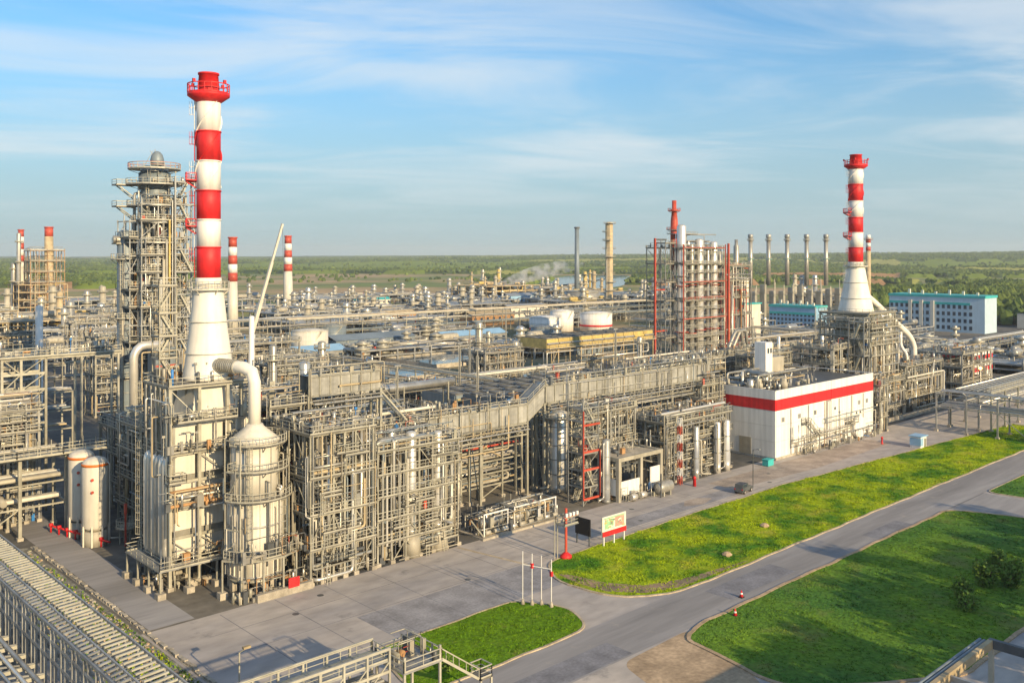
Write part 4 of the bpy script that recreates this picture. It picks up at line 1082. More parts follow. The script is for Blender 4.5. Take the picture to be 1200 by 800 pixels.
pipes_in(t, rng, 237.4,254,112.8,114.2,2,28,30,.12,.3); pipes_in(t, rng, 236.8,238,114,128,2,28,16,.12,.3); smalls_in(t, rng, 238,254,112.8,114.4,(0,5,10,15,20,25),130); smalls_in(t, rng, 236.6,238,113,128,(5,10,15,20,25),80)
for z in (17.6,20.5,22.8,25.0,27.0): platform(t, 237.0,112.6,255,114.0,z,True); platform(t, 236.6,114.1,238.0,128,z,True)
stair_tower(t, 233.4,113,236.4,117.2,[4.5,9,13.5,18,22.5,27],'steel2',axis='y')
for k in range(7): t.bar('post', (238.6+k*2.4,114.2,20.5), (238.6+k*2.4,114.2,29), .22, .22)
t = T('heater_row', 'row of heaters with white flues sloping up to the right chimney', 'heater', (266,120,0))
t.mesh('main_duct', MB().tube([(249.5,121,34),(254,120.5,31.8),(274.5,119,20.8),(278,119,17.5),(278,119,11)], .85, 14), 'offwhite')
for k, x in enumerate((257.5,264,270.5)):
    z = 29.5-(x-256)*.5
    t.mesh('flue', MB().tube([(x,119.8,z+.3),(x,119.8,z-4.5),(x+1.6,118.6,z-7),(x+1.6,118.6,10)], .5, 12), 'white')
    t.mesh('shell', MB().lathe([(2.5,2.5),(2.5,9.8),(.9,11.4)], 20, x+2.2, 118.2), 'cream')
frame(t, [256,262,268,274,280], [112,117,123], [4.5,9.5,13.5], rng, brace=.3)
pipes_in(t, rng, 255,281,111,114,.5,14,34,.1,.3); smalls_in(t, rng, 255,281,111,122,(0,4.5,9.5,13.5),170)
for x in (282.5,286): t.mesh('shell', MB().box(x-1.6,114,1,x+1.4,120,9.5), 'clad2')
t.mesh('base_wall', MB().box(229,109.2,0,283,109.8,1.2), 'concrete')
process_frame('pipe_structure', 'tangled pipe structure in front of the right furnace', [230,235,240,245,250], [109.8,112.4], [4,8,11], 49, 34, 140, 3, .35, vert=5)

# ------------------------------------------------------------------ pipe racks on the right
pipe_rack('high pipe rack crossing the lawn and road at the right edge', 'y', 30, 96, 238, 246, [6.2,9.6], 9, 91, per=8, m='steel2', mats=['clad','silver','steel2','clad'])
pipe_rack('wide pipe rack running away behind the right edge lawn', 'x', 247, 420, 86, 96, [6.6,9.6], 18, 92, per=8, rail_top=True, mats=['silver','clad','steel2','clad'])
pipe_rack('distant pipe rack right of the admin block side', 'x', 300, 520, 150, 156, [5,8], 16, 93, per=6, feet=False)
process_frame('pipe_structure', 'dark pipe structure behind the right pipe rack', [296,304,312,320], [112,120,128], [5,10,14], 94, 24, 120, 3, .3, vert=4)
t = T('striped_shed', 'white shed with red stripes behind the right pipe rack', 'building', (330,125,0))
t.mesh('wall', MB().box(322,118,0,338,132,12.5), 'white')
for z in (5.5,9.5): t.mesh('stripe', MB().box(321.9,117.9,z,338.1,132.1,z+1.4), 'red')
t.mesh('roof', MB().prism([(321.5,117.5),(338.5,117.5),(338.5,132.5),(321.5,132.5)], 12.52, 13.0), 'white'); t.mesh('lower_annex', MB().box(310,119,0,321.8,130,7), 'steel_dark')
t = T('lamp', 'glowing orange lamp on a post behind the right pipe rack', 'lamp', (300,108,0))
t.bar('post', (300,108,0), (300,108,9.2), .2, .2); t.mesh('bulb', MB().lathe([(.1,9.2),(.5,9.5),(.5,9.9),(.1,10.2)], 10, 300, 108), 'lamp_glow')

# ------------------------------------------------------------------ left side: bullet tanks, racks, tall column
for (x, y, lab) in ((48.6,146.8,'front one of two upright cream bullet tanks by the alley'),(48.7,153.4,'rear one of two upright cream bullet tanks by the alley')):
    t = T('bullet_tank', lab, 'tank', (x,y,0)); r = 1.95
    t.mesh('shell', MB().lathe(vessel_prof(r, 3.0, 12.6, 0), 28, x, y), 'cream')
    t.mesh('skirt', MB().lathe([(r*.98,0),(r*.98,2.3)], 28, x, y), 'beige')
    for k in range(8):
        a = k*pi/4+.2; t.bar('rib', (x+r*cos(a),y+r*sin(a),0), (x+r*cos(a),y+r*sin(a),3.2), .2, .25, 'cream')
    t.mesh('cap_ring', MB().lathe([(r+.01,12.3),(r+.06,12.3),(r+.06,12.7),(r+.01,12.7)], 28, x, y, caps=False), 'orange')
    for z in (8.5,10.4): t.mesh('nozzle', MB().tube([(x-.5*r,y-.86*r,z),(x-.58*r,y-.98*r,z)], .22, 8), 'redsteel')
    t.mesh('pipe', MB().tube([(x+r*.6,y-r*.7,12.9),(x+r*.8,y-r*.9,12.6),(x+r*.8,y-r*.9,1),(x+r*2,y-r*1.5,1)], .12, 8), 'clad2')
t = T('round_walkway', 'small railed round platform beside the front bullet tank', 'platform', (52.4,144,0))
ring_platform(t, 52.4, 144.0, .2, 1.6, 2.6, m='steel'); 
for k in range(4): t.bar('column', (52.4+1.1*cos(k*1.57),144+1.1*sin(k*1.57),0), (52.4+1.1*cos(k*1.57),144+1.1*sin(k*1.57),2.5), .16)
single('fire_monitor', 'thin red and white post beside the small round platform', 'post', MB().bar((51.6,142.4,0),(51.6,142.4,5.2),.22).bar((51.6,142.4,5.0),(51.6,142.4,6.6),.34), 'redsteel')
b = MB(); rng = random.Random(15)
for k in range(7): x = 45.5+k*.55; y = 158-k*2.2; b.tube([(x,y,0),(x,y,1.1),(x+.5,y-2.2,1.1)], .15, 8); b.tube([(x-.3,y,1.2),(x+.3,y,1.2)], .3, 8)
single('red_fire_main', 'red fire main with valves zigzagging beside the bullet tanks', 'pipe', b, 'red')
pipe_rack('low pipe rack with thick cream pipes crossing the alley at left', 'x', -8, 47.4, 156.5, 163, [5.0,8.6,12.6], 8, 101, per=5, r=(.3,.62), mats=['cream','beige','clad2','yellow','cream'], cw=.5)
t = T('walkway_bridge', 'railed steel walkway deck on top of the low left pipe rack', 'walkway', (18,155,13))
for k in range(9): platform(t, -8+k*6.8, 154.6, -8.05+(k+1)*6.8, 157.6, 13.2, True, m='steel')
for k in range(9):
    for j in range(3): t.bar('hanger', (-7+k*6.8+j*2,154.8,13.2), (-7+k*6.8+j*2,154.8,15.6), .1)
process_frame('pipe_structure', 'yellowish pipe structure standing on the left rack by the walkway', [34,38,42,46], [166,170,175], [6,11,15.5,19], 102, 26, 120, 1, .35, vert=4)
t = T('lattice_tower', 'pale lattice tower rising above the left pipe rack', 'tower', (44,176,0))
for (x, y) in ((42,172.6),(45,172.6),(42,176),(45,176),(49,172.6),(49,176)): t.bar('column', (x,y,0), (x,y,27), .4, .4)
for z in (15.5,18.6,21.4,24.2,26.8):
    for y in (172.6,176): t.bar('beam', (42,y,z), (49,y,z), .3, .4)
    t.bar('beam', (42,172.6,z), (42,176,z), .3, .4)
for k, z in enumerate((15.5,18.6,21.4,24.2)): t.bar('brace', (42,172.6,z), (42,176,z+2.8), .18); t.bar('brace', (45,172.6,z) if k%2 else (42,172.6,z), (42,172.6,z+2.8) if k%2 else (45,172.6,z+2.8), .18); t.bar('brace', (45,172.6,z), (49,172.6,z+2.8), .16)
platform(t, 41.4,172,62,176.6,27.2,True,m='steel')
for x in (55,61.5): 
    for y in (172.6,176): t.bar('column', (x,y,0), (x,y,27), .36, .36)
t.bar('beam', (49,172.6,26.9), (62,172.6,26.9), .4, .6)
smalls_in(t, random.Random(4), 42,61,172.5,176,(27.2,),40)

# tall column with stacked platforms
cxm, cym = 74.6, 188.3
t = T('fractionating_column', 'tallest dark grey column wrapped in platforms left of the striped chimney', 'column', (cxm,cym,0))
t.mesh('shell', MB().lathe(vessel_prof(2.75, 0, 62.0, 4), 32, cxm, cym), 'bluetank')
t.mesh('top_dome', MB().lathe([(1.35,63.4),(1.35,64.6),(1.1,65.6),(.6,66.2),(.02,66.4)], 20, cxm+.4, cym-.4), 'bluetank')
t.mesh('top_drum', MB().lathe([(3.1,58.4),(3.1,61.8)], 32, cxm, cym), 'bluetank')
for k, (z, ro, a0, a1) in enumerate(((62.6,5.2,0,2*pi),(59.4,5.6,0,2*pi),(55.0,5.4,1.5,5.6),(51.5,5.0,3.2,6.6),(47.4,5.8,1.2,5.6),(43.0,5.0,3.0,6.6),(38.5,5.4,1.8,5.8),(33.5,5.0,3,6.6),(28.5,5.4,2,5.8),(23,5,3,6.4))):
    ring_platform(t, cxm, cym, 2.9, ro, z, a0, a1, 24, m='steel2')
for (dx, dy, z, l) in ((-1,.35,59.2,4.6),(-1,.35,54.8,4.4),(-1,.4,47.2,4.2)):   # side balconies
    platform(t, cxm-7.4,cym+1.0,cxm-3.2,cym+3.6,z,True); t.bar('strut', (cxm-2.4,cym+1.6,z-3.4), (cxm-6.6,cym+1.6,z-.2), .2)
    t.bar('strut', (cxm-2.4,cym+3,z-3.4), (cxm-6.6,cym+3,z-.2), .2)
t.cyl('counterweight', (cxm-7.6,cym+2.2,48), (cxm-5,cym+1.6,48), .8, 'clad2', 14)
rng = random.Random(111)
for k in range(16):
    a = rng.uniform(2.8,6.2); q = rng.uniform(.14,.42); rr = 3.1+q+rng.uniform(0,.5); zt = rng.uniform(30,61)
    t.mesh('pipe', MB().tube([(cxm+2.6*cos(a),cym+2.6*sin(a),zt),(cxm+rr*cos(a),cym+rr*sin(a),zt),(cxm+rr*cos(a),cym+rr*sin(a),rng.uniform(2,18))], q, 10), rng.choice(('clad','clad2','yellow','beige','rust','steel2')))
for k in range(5): t.cyl('lightning_rod', (cxm+rng.uniform(-3,3),cym+rng.uniform(-3,3),62.6), (cxm+rng.uniform(-1,1),cym,66+rng.uniform(0,2)), .05, 'steel')
ladder(t, (cxm-2.3,cym-2.2,30), 59, -.7, -.7)
smalls_in(t, rng, cxm-3.5, cxm+4.5, cym-4.8, cym-2.9, (23,28.5,33.5,38.5,43,47.4,51.5,55,59.4), 150)
rr = MB(); rail_mb(rr, [(cxm+5.1*cos(2*pi*j/24), cym+5.1*sin(2*pi*j/24), 62.7) for j in range(25)], h=1.1, t=.05, toe=False); t.mesh('railing', rr, 'redsteel')
cage = T('access_cage', 'open steel access cage wrapped around the tallest dark grey column', 'scaffold', (cxm,cym,14))
cz = [17+3.5*k for k in range(12)]
frame(cage, [cxm-4.6,cxm-1.2,cxm+2.2,cxm+4.8], [cym-4.9,cym-3.2], cz, rng, 'steel2', cw=.2, bw=.15, decks=[0,2,3,5,7,8,10], brace=.6, z0=12, foot=False)
frame(cage, [cxm-6.2,cxm-4.6], [cym-3.0,cym,cym+3.4], cz[2:11], rng, 'steel2', cw=.18, bw=.14, decks=[1,3,4,7], brace=.4, z0=24, foot=False)
pipes_in(cage, rng, cxm-4.6,cxm+4.8,cym-5.0,cym-3.1,14,57,40,.06,.24); smalls_in(cage, rng, cxm-4.6,cxm+4.8,cym-4.9,cym-3.2,cz,260)
t = T('stair_tower', 'tall zigzag stair tower joined to the tallest dark grey column', 'stair tower', (78.6,184.4,0))
stair_tower(t, 76.4,182.2,81.2,185.4, [4.6*k for k in range(1,14)], 'steel2', cw=.3)
for k in range(5): t.cyl('pipe', (76.0-.6*k,182.6,2), (76.0-.6*k,182.6,56-4*k), .16+.05*k, ('clad','yellow','clad2','beige','steel2')[k], 10)
smalls_in(t, rng, 76.6,81,182.4,185.2,[4.6*k for k in range(1,13)],90)
column_vessel('slim_column', 'slim blue grey column tucked behind the tallest column', 69.6, 190.4, 1.75, 50, (20,32,44), 'bluetank', skirt=3, pipes=3, pr=1.2, seed=6)
t = T('exchanger_tower', 'square blue grey vessel with overhead pipe below the tallest column', 'vessel', (72,181,0))
t.mesh('shell', MB().box(70.5,178,12,75,181.5,26.5), 'bluetank'); t.mesh('pipe', MB().tube([(66.8,179,6),(66.8,179,25.6),(68,179,27.2),(74,179,27.2)], .8, 14), 'silver'); t.bar('band', (70.4,177.9,23), (75.1,177.9,23), .2, .4, 'redsteel')
frame(t, [66,71,76], [177.4,183], [6,11.5], random.Random(2), decks=[1]); pipes_in(t, random.Random(3), 66,76,176.8,178,1,26,16,.1,.3)
process_frame('pipe_structure', 'shaded pipe structure between the bullet tanks and the furnace', [54,59,64,69], [140,146,152], [5,9.5,14,18], 103, 26, 160, 4, .3, vert=4)
process_frame('pipe_structure', 'shaded pipe structure below the tallest column', [58,64,70,76,82], [160,166,172], [5,10,14.5], 104, 26, 160, 5, .3, vert=5)
for (x, y, r, z1, lab, m, p) in ((80.5,157.5,.5,33.5,'thin pale vent stack just right of the left chimney cone','white',()),(76.2,271,.95,31,'thin white vent stack rising from the left pipe structures','white',()),(92,158,1.1,24,'clad column with platforms behind the left gallery','clad',(12,20)),(89,165,.8,27,'slender column left of the clad column with platforms','clad2',(14,24))):
    column_vessel('slim_column', lab, x, y, r, z1, p, m, skirt=1, pipes=1, bands=bool(p))
for k, (x, y, w) in enumerate(((83,146,5),(88,151,4),(80,164,5))):
    process_frame('pipe_structure', ('pipe structure with yellow pipes right of the left chimney cone','small pipe structure beneath the clad column','pipe structure behind the slender column')[k], [x-w,x,x+w], [y-3,y+3], [6,11,16,20.5-k], 120+k, 22, 90, 2, .35, vert=3)
# ------------------------------------------------------------------ foreground: rack, walkway, frame
t = T('cable_rack', 'long rack with ladder trays in the lower left corner', 'pipe rack', (26,95,0))
YA, YB = 60, 132
for k in range(25):
    y = YA+k*3
    for x in (25.6,29.8): t.bar('column', (x,y,0), (x,y,9.9), .26, .3, 'steel2')
    t.bar('column', (25.5,y+.9,4.6), (25.5,y+.9,9.6), .18, .2, 'steel2')
    t.bar('beam', (25.4,y,9.7), (30,y,9.7), .2, .24, 'steel2')
    t.bar('beam', (17,y,4.6), (25.6,y,4.6), .3, .36, 'rail'); 
    if k % 2: t.bar('column', (17.2,y,0), (17.2,y,7.2), .42, .42, 'rail')
    t.bar('brace', (25.5,y,4.8), (22.6,y+1.5,4.7), .16, .16, 'steel2')
for x, z in ((25.5,9.9),(29.9,9.9),(25.5,8.6),(27.0,9.95),(25.5,6.9),(17.2,7.2)): t.bar('rail_beam', (x,YA,z), (x,YB,z), .16, .26, 'steel2')
for x0, x1, z in ((27.4,29.6,10.0),(25.7,26.8,10.05)):
    n = int((YB-YA)/.9); me = MB().bar((-(x1-x0)/2,0,0),((x1-x0)/2,.35,0),.2,.16).mesh('rung', 'rail' if x1-x0 > 2 else 'steel2')
    for k in range(n):
        o = t._add('rung', me); o.location = Vector(((x0+x1)/2, YA+k*.9, z))-t.L
for k in range(7): t.cyl('pipe', (18.2+k*1.05,YA,5.0), (18.2+k*1.05,YB,5.0), random.Random(k).uniform(.1,.26), ('steel2','clad','silver')[k%3], 8)
for k in range(5): t.cyl('pipe', (26.2+k*.75,YA,6.4), (26.2+k*.75,YB,6.4), .16, 'steel2', 8)
t = T('footbridge', 'railed pipe bridge with two tiers at the bottom centre', 'walkway', (40,70,0))
platform(t, 27,68.9,48.6,71.6,6.9,True,m='steel2')
for z in (8.0,5.9,4.6):
    for y in (68.8,71.7): t.bar('beam', (27,y,z), (48.7,y,z), .18, .26, 'rail')
for k in range(9):
    x = 28.6+k*2.5
    for y in (68.8,71.7): t.bar('post', (x,y,4.6), (x,y,8.0), .2, .2, 'rail')
    t.bar('beam', (x,68.8,4.6), (x,71.7,4.6), .2, .26, 'rail'); t.bar('brace', (x,68.8,4.6), (x+2.5,68.8,6.8), .1, .1, 'rail') if k < 8 else None
for k in range(5): t.cyl('pipe', (27,69.2+k*.55,5.0), (48.2,69.2+k*.55,5.0), .17, 'clad', 8)
for x in (36.1,48.4):
    for y in (68.8,71.7): t.bar('column', (x,y,0), (x,y,4.6), .34, .34, 'rail')
platform(t, 48.8,66.8,53.4,71.6,6.2,True,m='steel2')
for x in (49,53.2):
    for y in (67,71.4): t.bar('column', (x,y,0), (x,y,7.6), .22, .22, 'rail')
stair(t, (58.4,67.8,2.6), (53.4,67.8,6.2), 1.1); platform(t, 58.4,67,60,68.8,2.6,True); [t.bar('column', (x,67.1,0), (x,67.1,2.6), .2, .2, 'rail') for x in (58.5,59.9)]
smalls_in(t, random.Random(5), 49,53,67,71,(6.2,), 14)
t = T('rack_end', 'end frame of a pipe rack in the lower right corner', 'pipe rack', (84,28,0))
for x in (62,72,82,92.2):
    for y in (14,22.5,31): t.bar('column', (x,y,0), (x,y,7.9), .42, .42, 'rail')
for y in (14,22.5,31): t.bar('beam', (50,y,7.6), (92.5,y,7.6), .45, .8, 'tan'); 
t.bar('beam', (92.2,13,7.6), (92.2,31.2,7.6), .45, .85, 'steel_dark')
for y in (31.55,31.95): t.cyl('pipe', (50,y,7.75), (92,y,7.75), .16, 'bluetank', 10)
for x in (62,72,82): t.bar('beam', (x,14,7.5), (x,31,7.5), .3, .5, 'steel2')
struct('concrete_pad', MB().box(70,8,0,240,36.2,.009), 'pavement')

# a row of tall trees south of the road, right of the frame; unseen, added to cast evening shade across the lawn
def shade_tree(x, y, h, seed):
    rng = random.Random(seed)
    t = T('tree', 'unseen tall leafy tree added south of the road to shade the lawn', 'tree', (x,y,0), 'added row of shade trees south of the road')
    tr = MB(); top = Vector((x+rng.uniform(-.5,.5), y+rng.uniform(-.5,.5), h*.8)); n = 8; tips = []
    for k in range(6):                                      # tapered trunk in rising lengths
        p = Vector((x,y,0)).lerp(top, k/6); q = Vector((x,y,0)).lerp(top, (k+1)/6); tr.tube([p,q], h*.018*(1-k/7.5), n)
    for k in range(16):
        f = rng.uniform(.25,.95); p = Vector((x,y,0)).lerp(top, f); a = rng.uniform(0,6.28); l = h*.24*(1.15-f*.7)
        e = p+Vector((cos(a)*l, sin(a)*l, l*rng.uniform(.4,.9))); tr.tube([p,e], h*.005, 5); tips += [e, p.lerp(e,.6)]
    tips.append(top); cr = MB()
    for k in range(2300):
        c = rng.choice(tips)+Vector((rng.gauss(0,1),rng.gauss(0,1),rng.gauss(0,1))).normalized()*h*.085*rng.random()**.45
        q = Vector((rng.gauss(0,1),rng.gauss(0,1),rng.gauss(0,1))).normalized(); w = q.orthogonal().normalized()*rng.uniform(.18,.38); u = q.cross(w)*rng.uniform(.7,1.3)
        cr.quad(c-w-u*.3, c+u, c+w-u*.3, c-u)
    t.mesh('trunk', tr, 'bark'); t.mesh('crown', cr, 'leaf')
jr = random.Random(31)
for k in range(17): shade_tree(74+k*5.6+jr.uniform(-1.5,1.5), 5+jr.uniform(-4,5), jr.uniform(19,24), 400+k)

# ------------------------------------------------------------------ things in the yard
b = T('billboard', 'white information board with red base band on the lawn edge', 'billboard', (107.8,92.6,0))
for x in (105.4,107.8,110.2): b.bar('post', (x,92.0,0), (x,92.0,1.7), .2, .2, 'white')
b.box('panel', 105.0,91.9,1.6,110.6,92.1,4.5,'screen_print'); b.box('band', 105.0,91.82,1.5,110.6,91.9,2.25,'red')
b.box('print', 105.6,91.86,2.6,107.6,91.895,4.0,'print_green'); b.box('print', 108.0,91.86,2.6,110.1,91.895,4.1,'print_red')
b.box('print', 105.4,91.86,4.1,110.2,91.895,4.3,'print_green')
pr_ = random.Random(2)
for k in range(26):
    x_ = pr_.uniform(105.3,109.8); z_ = pr_.uniform(2.5,3.9); b.box('print', x_,91.835-.0005*k,z_,x_+pr_.uniform(.15,.6),91.858-.0005*k,z_+pr_.uniform(.06,.3),pr_.choice(('print_red','print_green','screen_print','clad2','screen_print','yellow')))
b = T('billboard', 'black-backed board standing behind the white information board', 'billboard', (104,95,0))
for y in (93.6,96.2): b.bar('post', (103.9,y,0), (103.9,y,1.5), .18, .18, 'steel_dark')
b.box('panel', 103.8,93.4,1.5,104.0,96.5,4.1,'black')
t = T('floodlight_mast', 'red mast with a railed lamp platform on the lawn corner', 'mast', (97.2,92.2,0))
t.cyl('pole', (97.2,92.2,.5), (97.2,92.2,7.4), .2, 'redsteel', 10); t.mesh('base', MB().lathe([(.9,0),(.9,.4),(.3,.9)], 12, 97.2, 92.2), 'red')
platform(t, 95.9,91.2,98.9,93.2,5.2,True,m='steel2')
for k in range(4): t.box('floodlight', 96+k*.75,91.0,6.5,96.4+k*.75,91.25,7.0,'white')
t.bar('beam', (95.8,91.3,6.4), (98.9,91.3,6.4), .1, .1, 'redsteel')
for x in (95.4,96.0): t.bar('leg', (x,92.8,0), (x,92.8,6.0), .12, .12, 'rail')
t = T('vent_stand', 'cluster of four slim white vent poles at the small lawn corner', 'poles', (81.2,81.8,0))
for k, (x, y) in enumerate(((79.9,83.4),(80.6,82.4),(81.5,81.6),(81.9,80.2))):
    t.cyl('pole', (x,y,.5), (x,y,6.9-.25*k), .06, 'white', 8); t.mesh('pole_base', MB().lathe([(.3,.05),(.2,.5),(.08,.8)], 10, x, y), 'concrete')
    if k in (1,3): t.box('red_box', x-.16,y-.16,5.2-.4*k,x+.16,y+.16,5.8-.4*k,'red')
t.mesh('rail', MB().bar((79.9,83.4,5.2),(81.9,80.2,4.9),.08), 'white')
def car(name, label, x, y, ang, m, scale=1):
    t = T(name, label, 'car', (x,y,0)); c, s = cos(ang), sin(ang); k = scale
    def tf(mb): mb.v = [(x+k*(v[0]*c-v[1]*s), y+k*(v[0]*s+v[1]*c), k*v[2]) for v in mb.v]; return mb
    prof = [(-2.1,.45),(-2.1,1.0),(-1.95,1.12),(.75,1.14),(1.0,1.08),(2.0,.95),(2.12,.75),(2.12,.45)]
    b = MB(); n = len(prof); b.v = [(p[0],-.86,p[1]) for p in prof]+[(p[0],.86,p[1]) for p in prof]
    for i in range(n): j = (i+1)%n; b.f.append((i,i+n,j+n,j)); b.sm.append(False); b.mi.append(0)
    b.f += [tuple(range(n)), tuple(reversed(range(n,2*n)))]; b.sm += [False]*2; b.mi += [0]*2
    t.mesh('body', tf(b), m)
    b = MB(); pr = [(-2.0,1.14),(-1.85,1.75),(.1,1.75),(.85,1.14)]; n = 4
    b.v = [(p[0],-.76,p[1]) for p in pr]+[(p[0],.76,p[1]) for p in pr]
    for i in range(n): j = (i+1)%n; b.f.append((i,i+n,j+n,j)); b.sm.append(False); b.mi.append(0)
    b.f += [tuple(range(n)), tuple(reversed(range(n,2*n)))]; b.sm += [False]*2; b.mi += [0]*2
    t.mesh('cabin', tf(b), m)
    for sg in (-1,1):
        t.mesh('side_window', tf(MB().box(-1.7,sg*.77-.01,1.2,-.05,sg*.77+.01,1.65)), 'glass')
        for wx in (-1.35,1.35):
            w = t.mesh('wheel', tf(MB().tube([(wx,sg*.72,.36),(wx,sg*.92,.36)], .36, 14)), 'rubber'); t.mesh('rim', tf(MB().tube([(wx,sg*.925,.36),(wx,sg*.935,.36)], .2, 10)), 'silver', w)
        t.mesh('headlight', tf(MB().box(2.1,sg*.62-.14,.72,2.14,sg*.62+.14,.88)), 'white'); t.mesh('tail_light', tf(MB().box(-2.13,sg*.7-.1,.8,-2.09,sg*.7+.1,1.0)), 'red')
    t.mesh('windscreen', tf(MB().bar((.52,0,1.45),(.5,0,1.44),1.3,.5)), 'glass')
    return t
car('parked_car', 'dark off-road car parked on the pavement by the long lawn', 149.5, 95.6, .15, 'steel_dark', 1.05)
t = T('street_lamp', 'slim dark lamp post beside the dark parked car', 'lamp post', (153.4,96,0))
t.cyl('pole', (153.4,96,0), (153.4,96,7.4), .08, 'steel_dark', 8); t.bar('arm', (153.4,96,7.4), (153.4,94.9,7.6), .08, .08, 'steel_dark'); t.box('lamp_head', 153.2,94.5,7.55,153.6,95.1,7.75,'steel2')
t = T('kiosk', 'small white and blue kiosk by the right end of the pavement', 'kiosk', (214.8,90.6,0))
t.box('wall', 213.2,89.4,0,216.4,91.8,2.6,'white'); t.box('wall', 213.1,89.3,.6,214.4,91.9,2.3,'bluewall'); t.box('roof', 212.9,89.1,2.62,216.7,92.1,2.85,'bluewall'); t.box('door', 215.1,89.28,.1,216,89.4,2.1,'clad2')
single('hydrant', 'small red hydrant post on the pavement before the white hall', 'hydrant', MB().lathe([(.3,0),(.3,.2),(.2,.25),(.2,1.3),(.28,1.35),(.28,1.6),(.05,1.8)], 10, 212, 98), 'red')
single('waste_bin', 'teal waste bin at the corner of the white hall', 'bin', MB().box(171.2,103.6,.1,173.4,105,1.3).box(171.1,103.5,1.3,173.5,105.1,1.45).box(171.4,103.8,0,171.7,104.8,.1).box(172.9,103.8,0,173.2,104.8,.1), 'teal')
for k, (x, y, lab) in enumerate(((96.6,62.6,'red road cone on the near kerb of the road'),(102.6,65.6,'red road cone on the road itself'))):
    t = T('traffic_cone', lab, 'cone', (x,y,0), 'road cones along the kerb'); t.mesh('base', MB().box(x-.3,y-.3,.02,x+.3,y+.3,.14), 'rubber'); t.mesh('cone', MB().lathe([(.26,.14),(.06,.95)], 12, x, y), 'red'); t.mesh('band', MB().lathe([(.2,.45),(.155,.65)], 12, x, y), 'white')
for k, (x, y, lab) in enumerate(((132.5,80.6,'pale rock lying in the shade of the long lawn'),(115.4,76.4,'flat stone near the road edge of the long lawn'),(140,101,'red hydrant cabinet near the long pipe structure'))):
    if k < 2:
        b = MB().lathe([(.7,.1),(.8,.3),(.45,.6),(.05,.7)], 7, x, y, smooth=False); single('rock', lab, 'rock', b, 'sand')
    else: single('hydrant', 'red and white fire hydrant near the slim silver vessels', 'hydrant', MB().lathe([(.35,0),(.3,1.5),(.4,1.55),(.05,2.0)], 10, 146.4, 104.6), 'red')
for k, (x, y, z, lab) in enumerate([(41.6,85.0,4.6,'lamp standard behind the bottom centre footbridge')]):
    t = T('street_lamp', lab, 'lamp post', (x,y,0)); t.cyl('pole', (x,y,0), (x,y,z), .09, 'rail', 8); t.bar('arm', (x,y,z), (x+.9,y+.2,z+.15), .09); t.box('lamp_head', x+.5,y,z+.12,x+1.3,y+.4,z+.34,'tan')
# shrubs on the dark lawn
def shrub(label, x, y, s, seed, n=700, trunks=3):
    rng = random.Random(seed); t = T('shrub', label, 'shrub', (x,y,0)); tr = MB(); cr = MB(); tips = []
    for k in range(trunks+2):
        a = rng.uniform(0,6.28); e = (x+cos(a)*s*rng.uniform(.2,.7), y+sin(a)*s*rng.uniform(.2,.7), s*rng.uniform(.7,1.5)); m = ((x+e[0])/2+rng.uniform(-.1,.1),(y+e[1])/2,e[2]*.45)
        tr.tube([(x,y,0),m,e], [.12*s/2]*7 if False else .06*s, 6); tips.append((e, s*rng.uniform(.45,.7))); tips.append((m, s*.45))
    for k in range(n):
        (cx_, cy_, cz), r = rng.choice(tips); v = Vector((rng.gauss(0,1),rng.gauss(0,1),rng.gauss(0,1))).normalized()*r*rng.random()**.4
        c = Vector((cx_,cy_,max(.2,cz)))+v; q = Vector((rng.gauss(0,1),rng.gauss(0,1),rng.gauss(0,1))).normalized(); w = q.orthogonal().normalized()*rng.uniform(.08,.17)*(s/2+.5); u = q.cross(w)*rng.uniform(.7,1.3)
        cr.quad(c-w-u*.3, c+u, c+w-u*.3, c-u)
    t.mesh('trunk', tr, 'bark'); t.mesh('crown', cr, 'leaf'); return t
shrub('bushy shrub at the right edge of the dark lawn', 132.6, 42.8, 2.2, 1, 1500); shrub('leafy shrub left of the bushy shrub on the dark lawn', 130.2, 45.2, 1.9, 2, 1100)
shrub('low dark shrub on the lawn in front of the leafy shrub', 119.6, 43.6, 1.6, 3, 800); shrub('small shrub beside the low dark shrub on the lawn', 123.0, 45.6, 1.5, 4, 800); shrub('young shrub at the picture edge behind the bushy shrub', 137.0, 46.2, 1.8, 5, 1000)
shrub('small green shrub by the footbridge stair on the small lawn', 60.8, 75.2, .9, 6, 500)
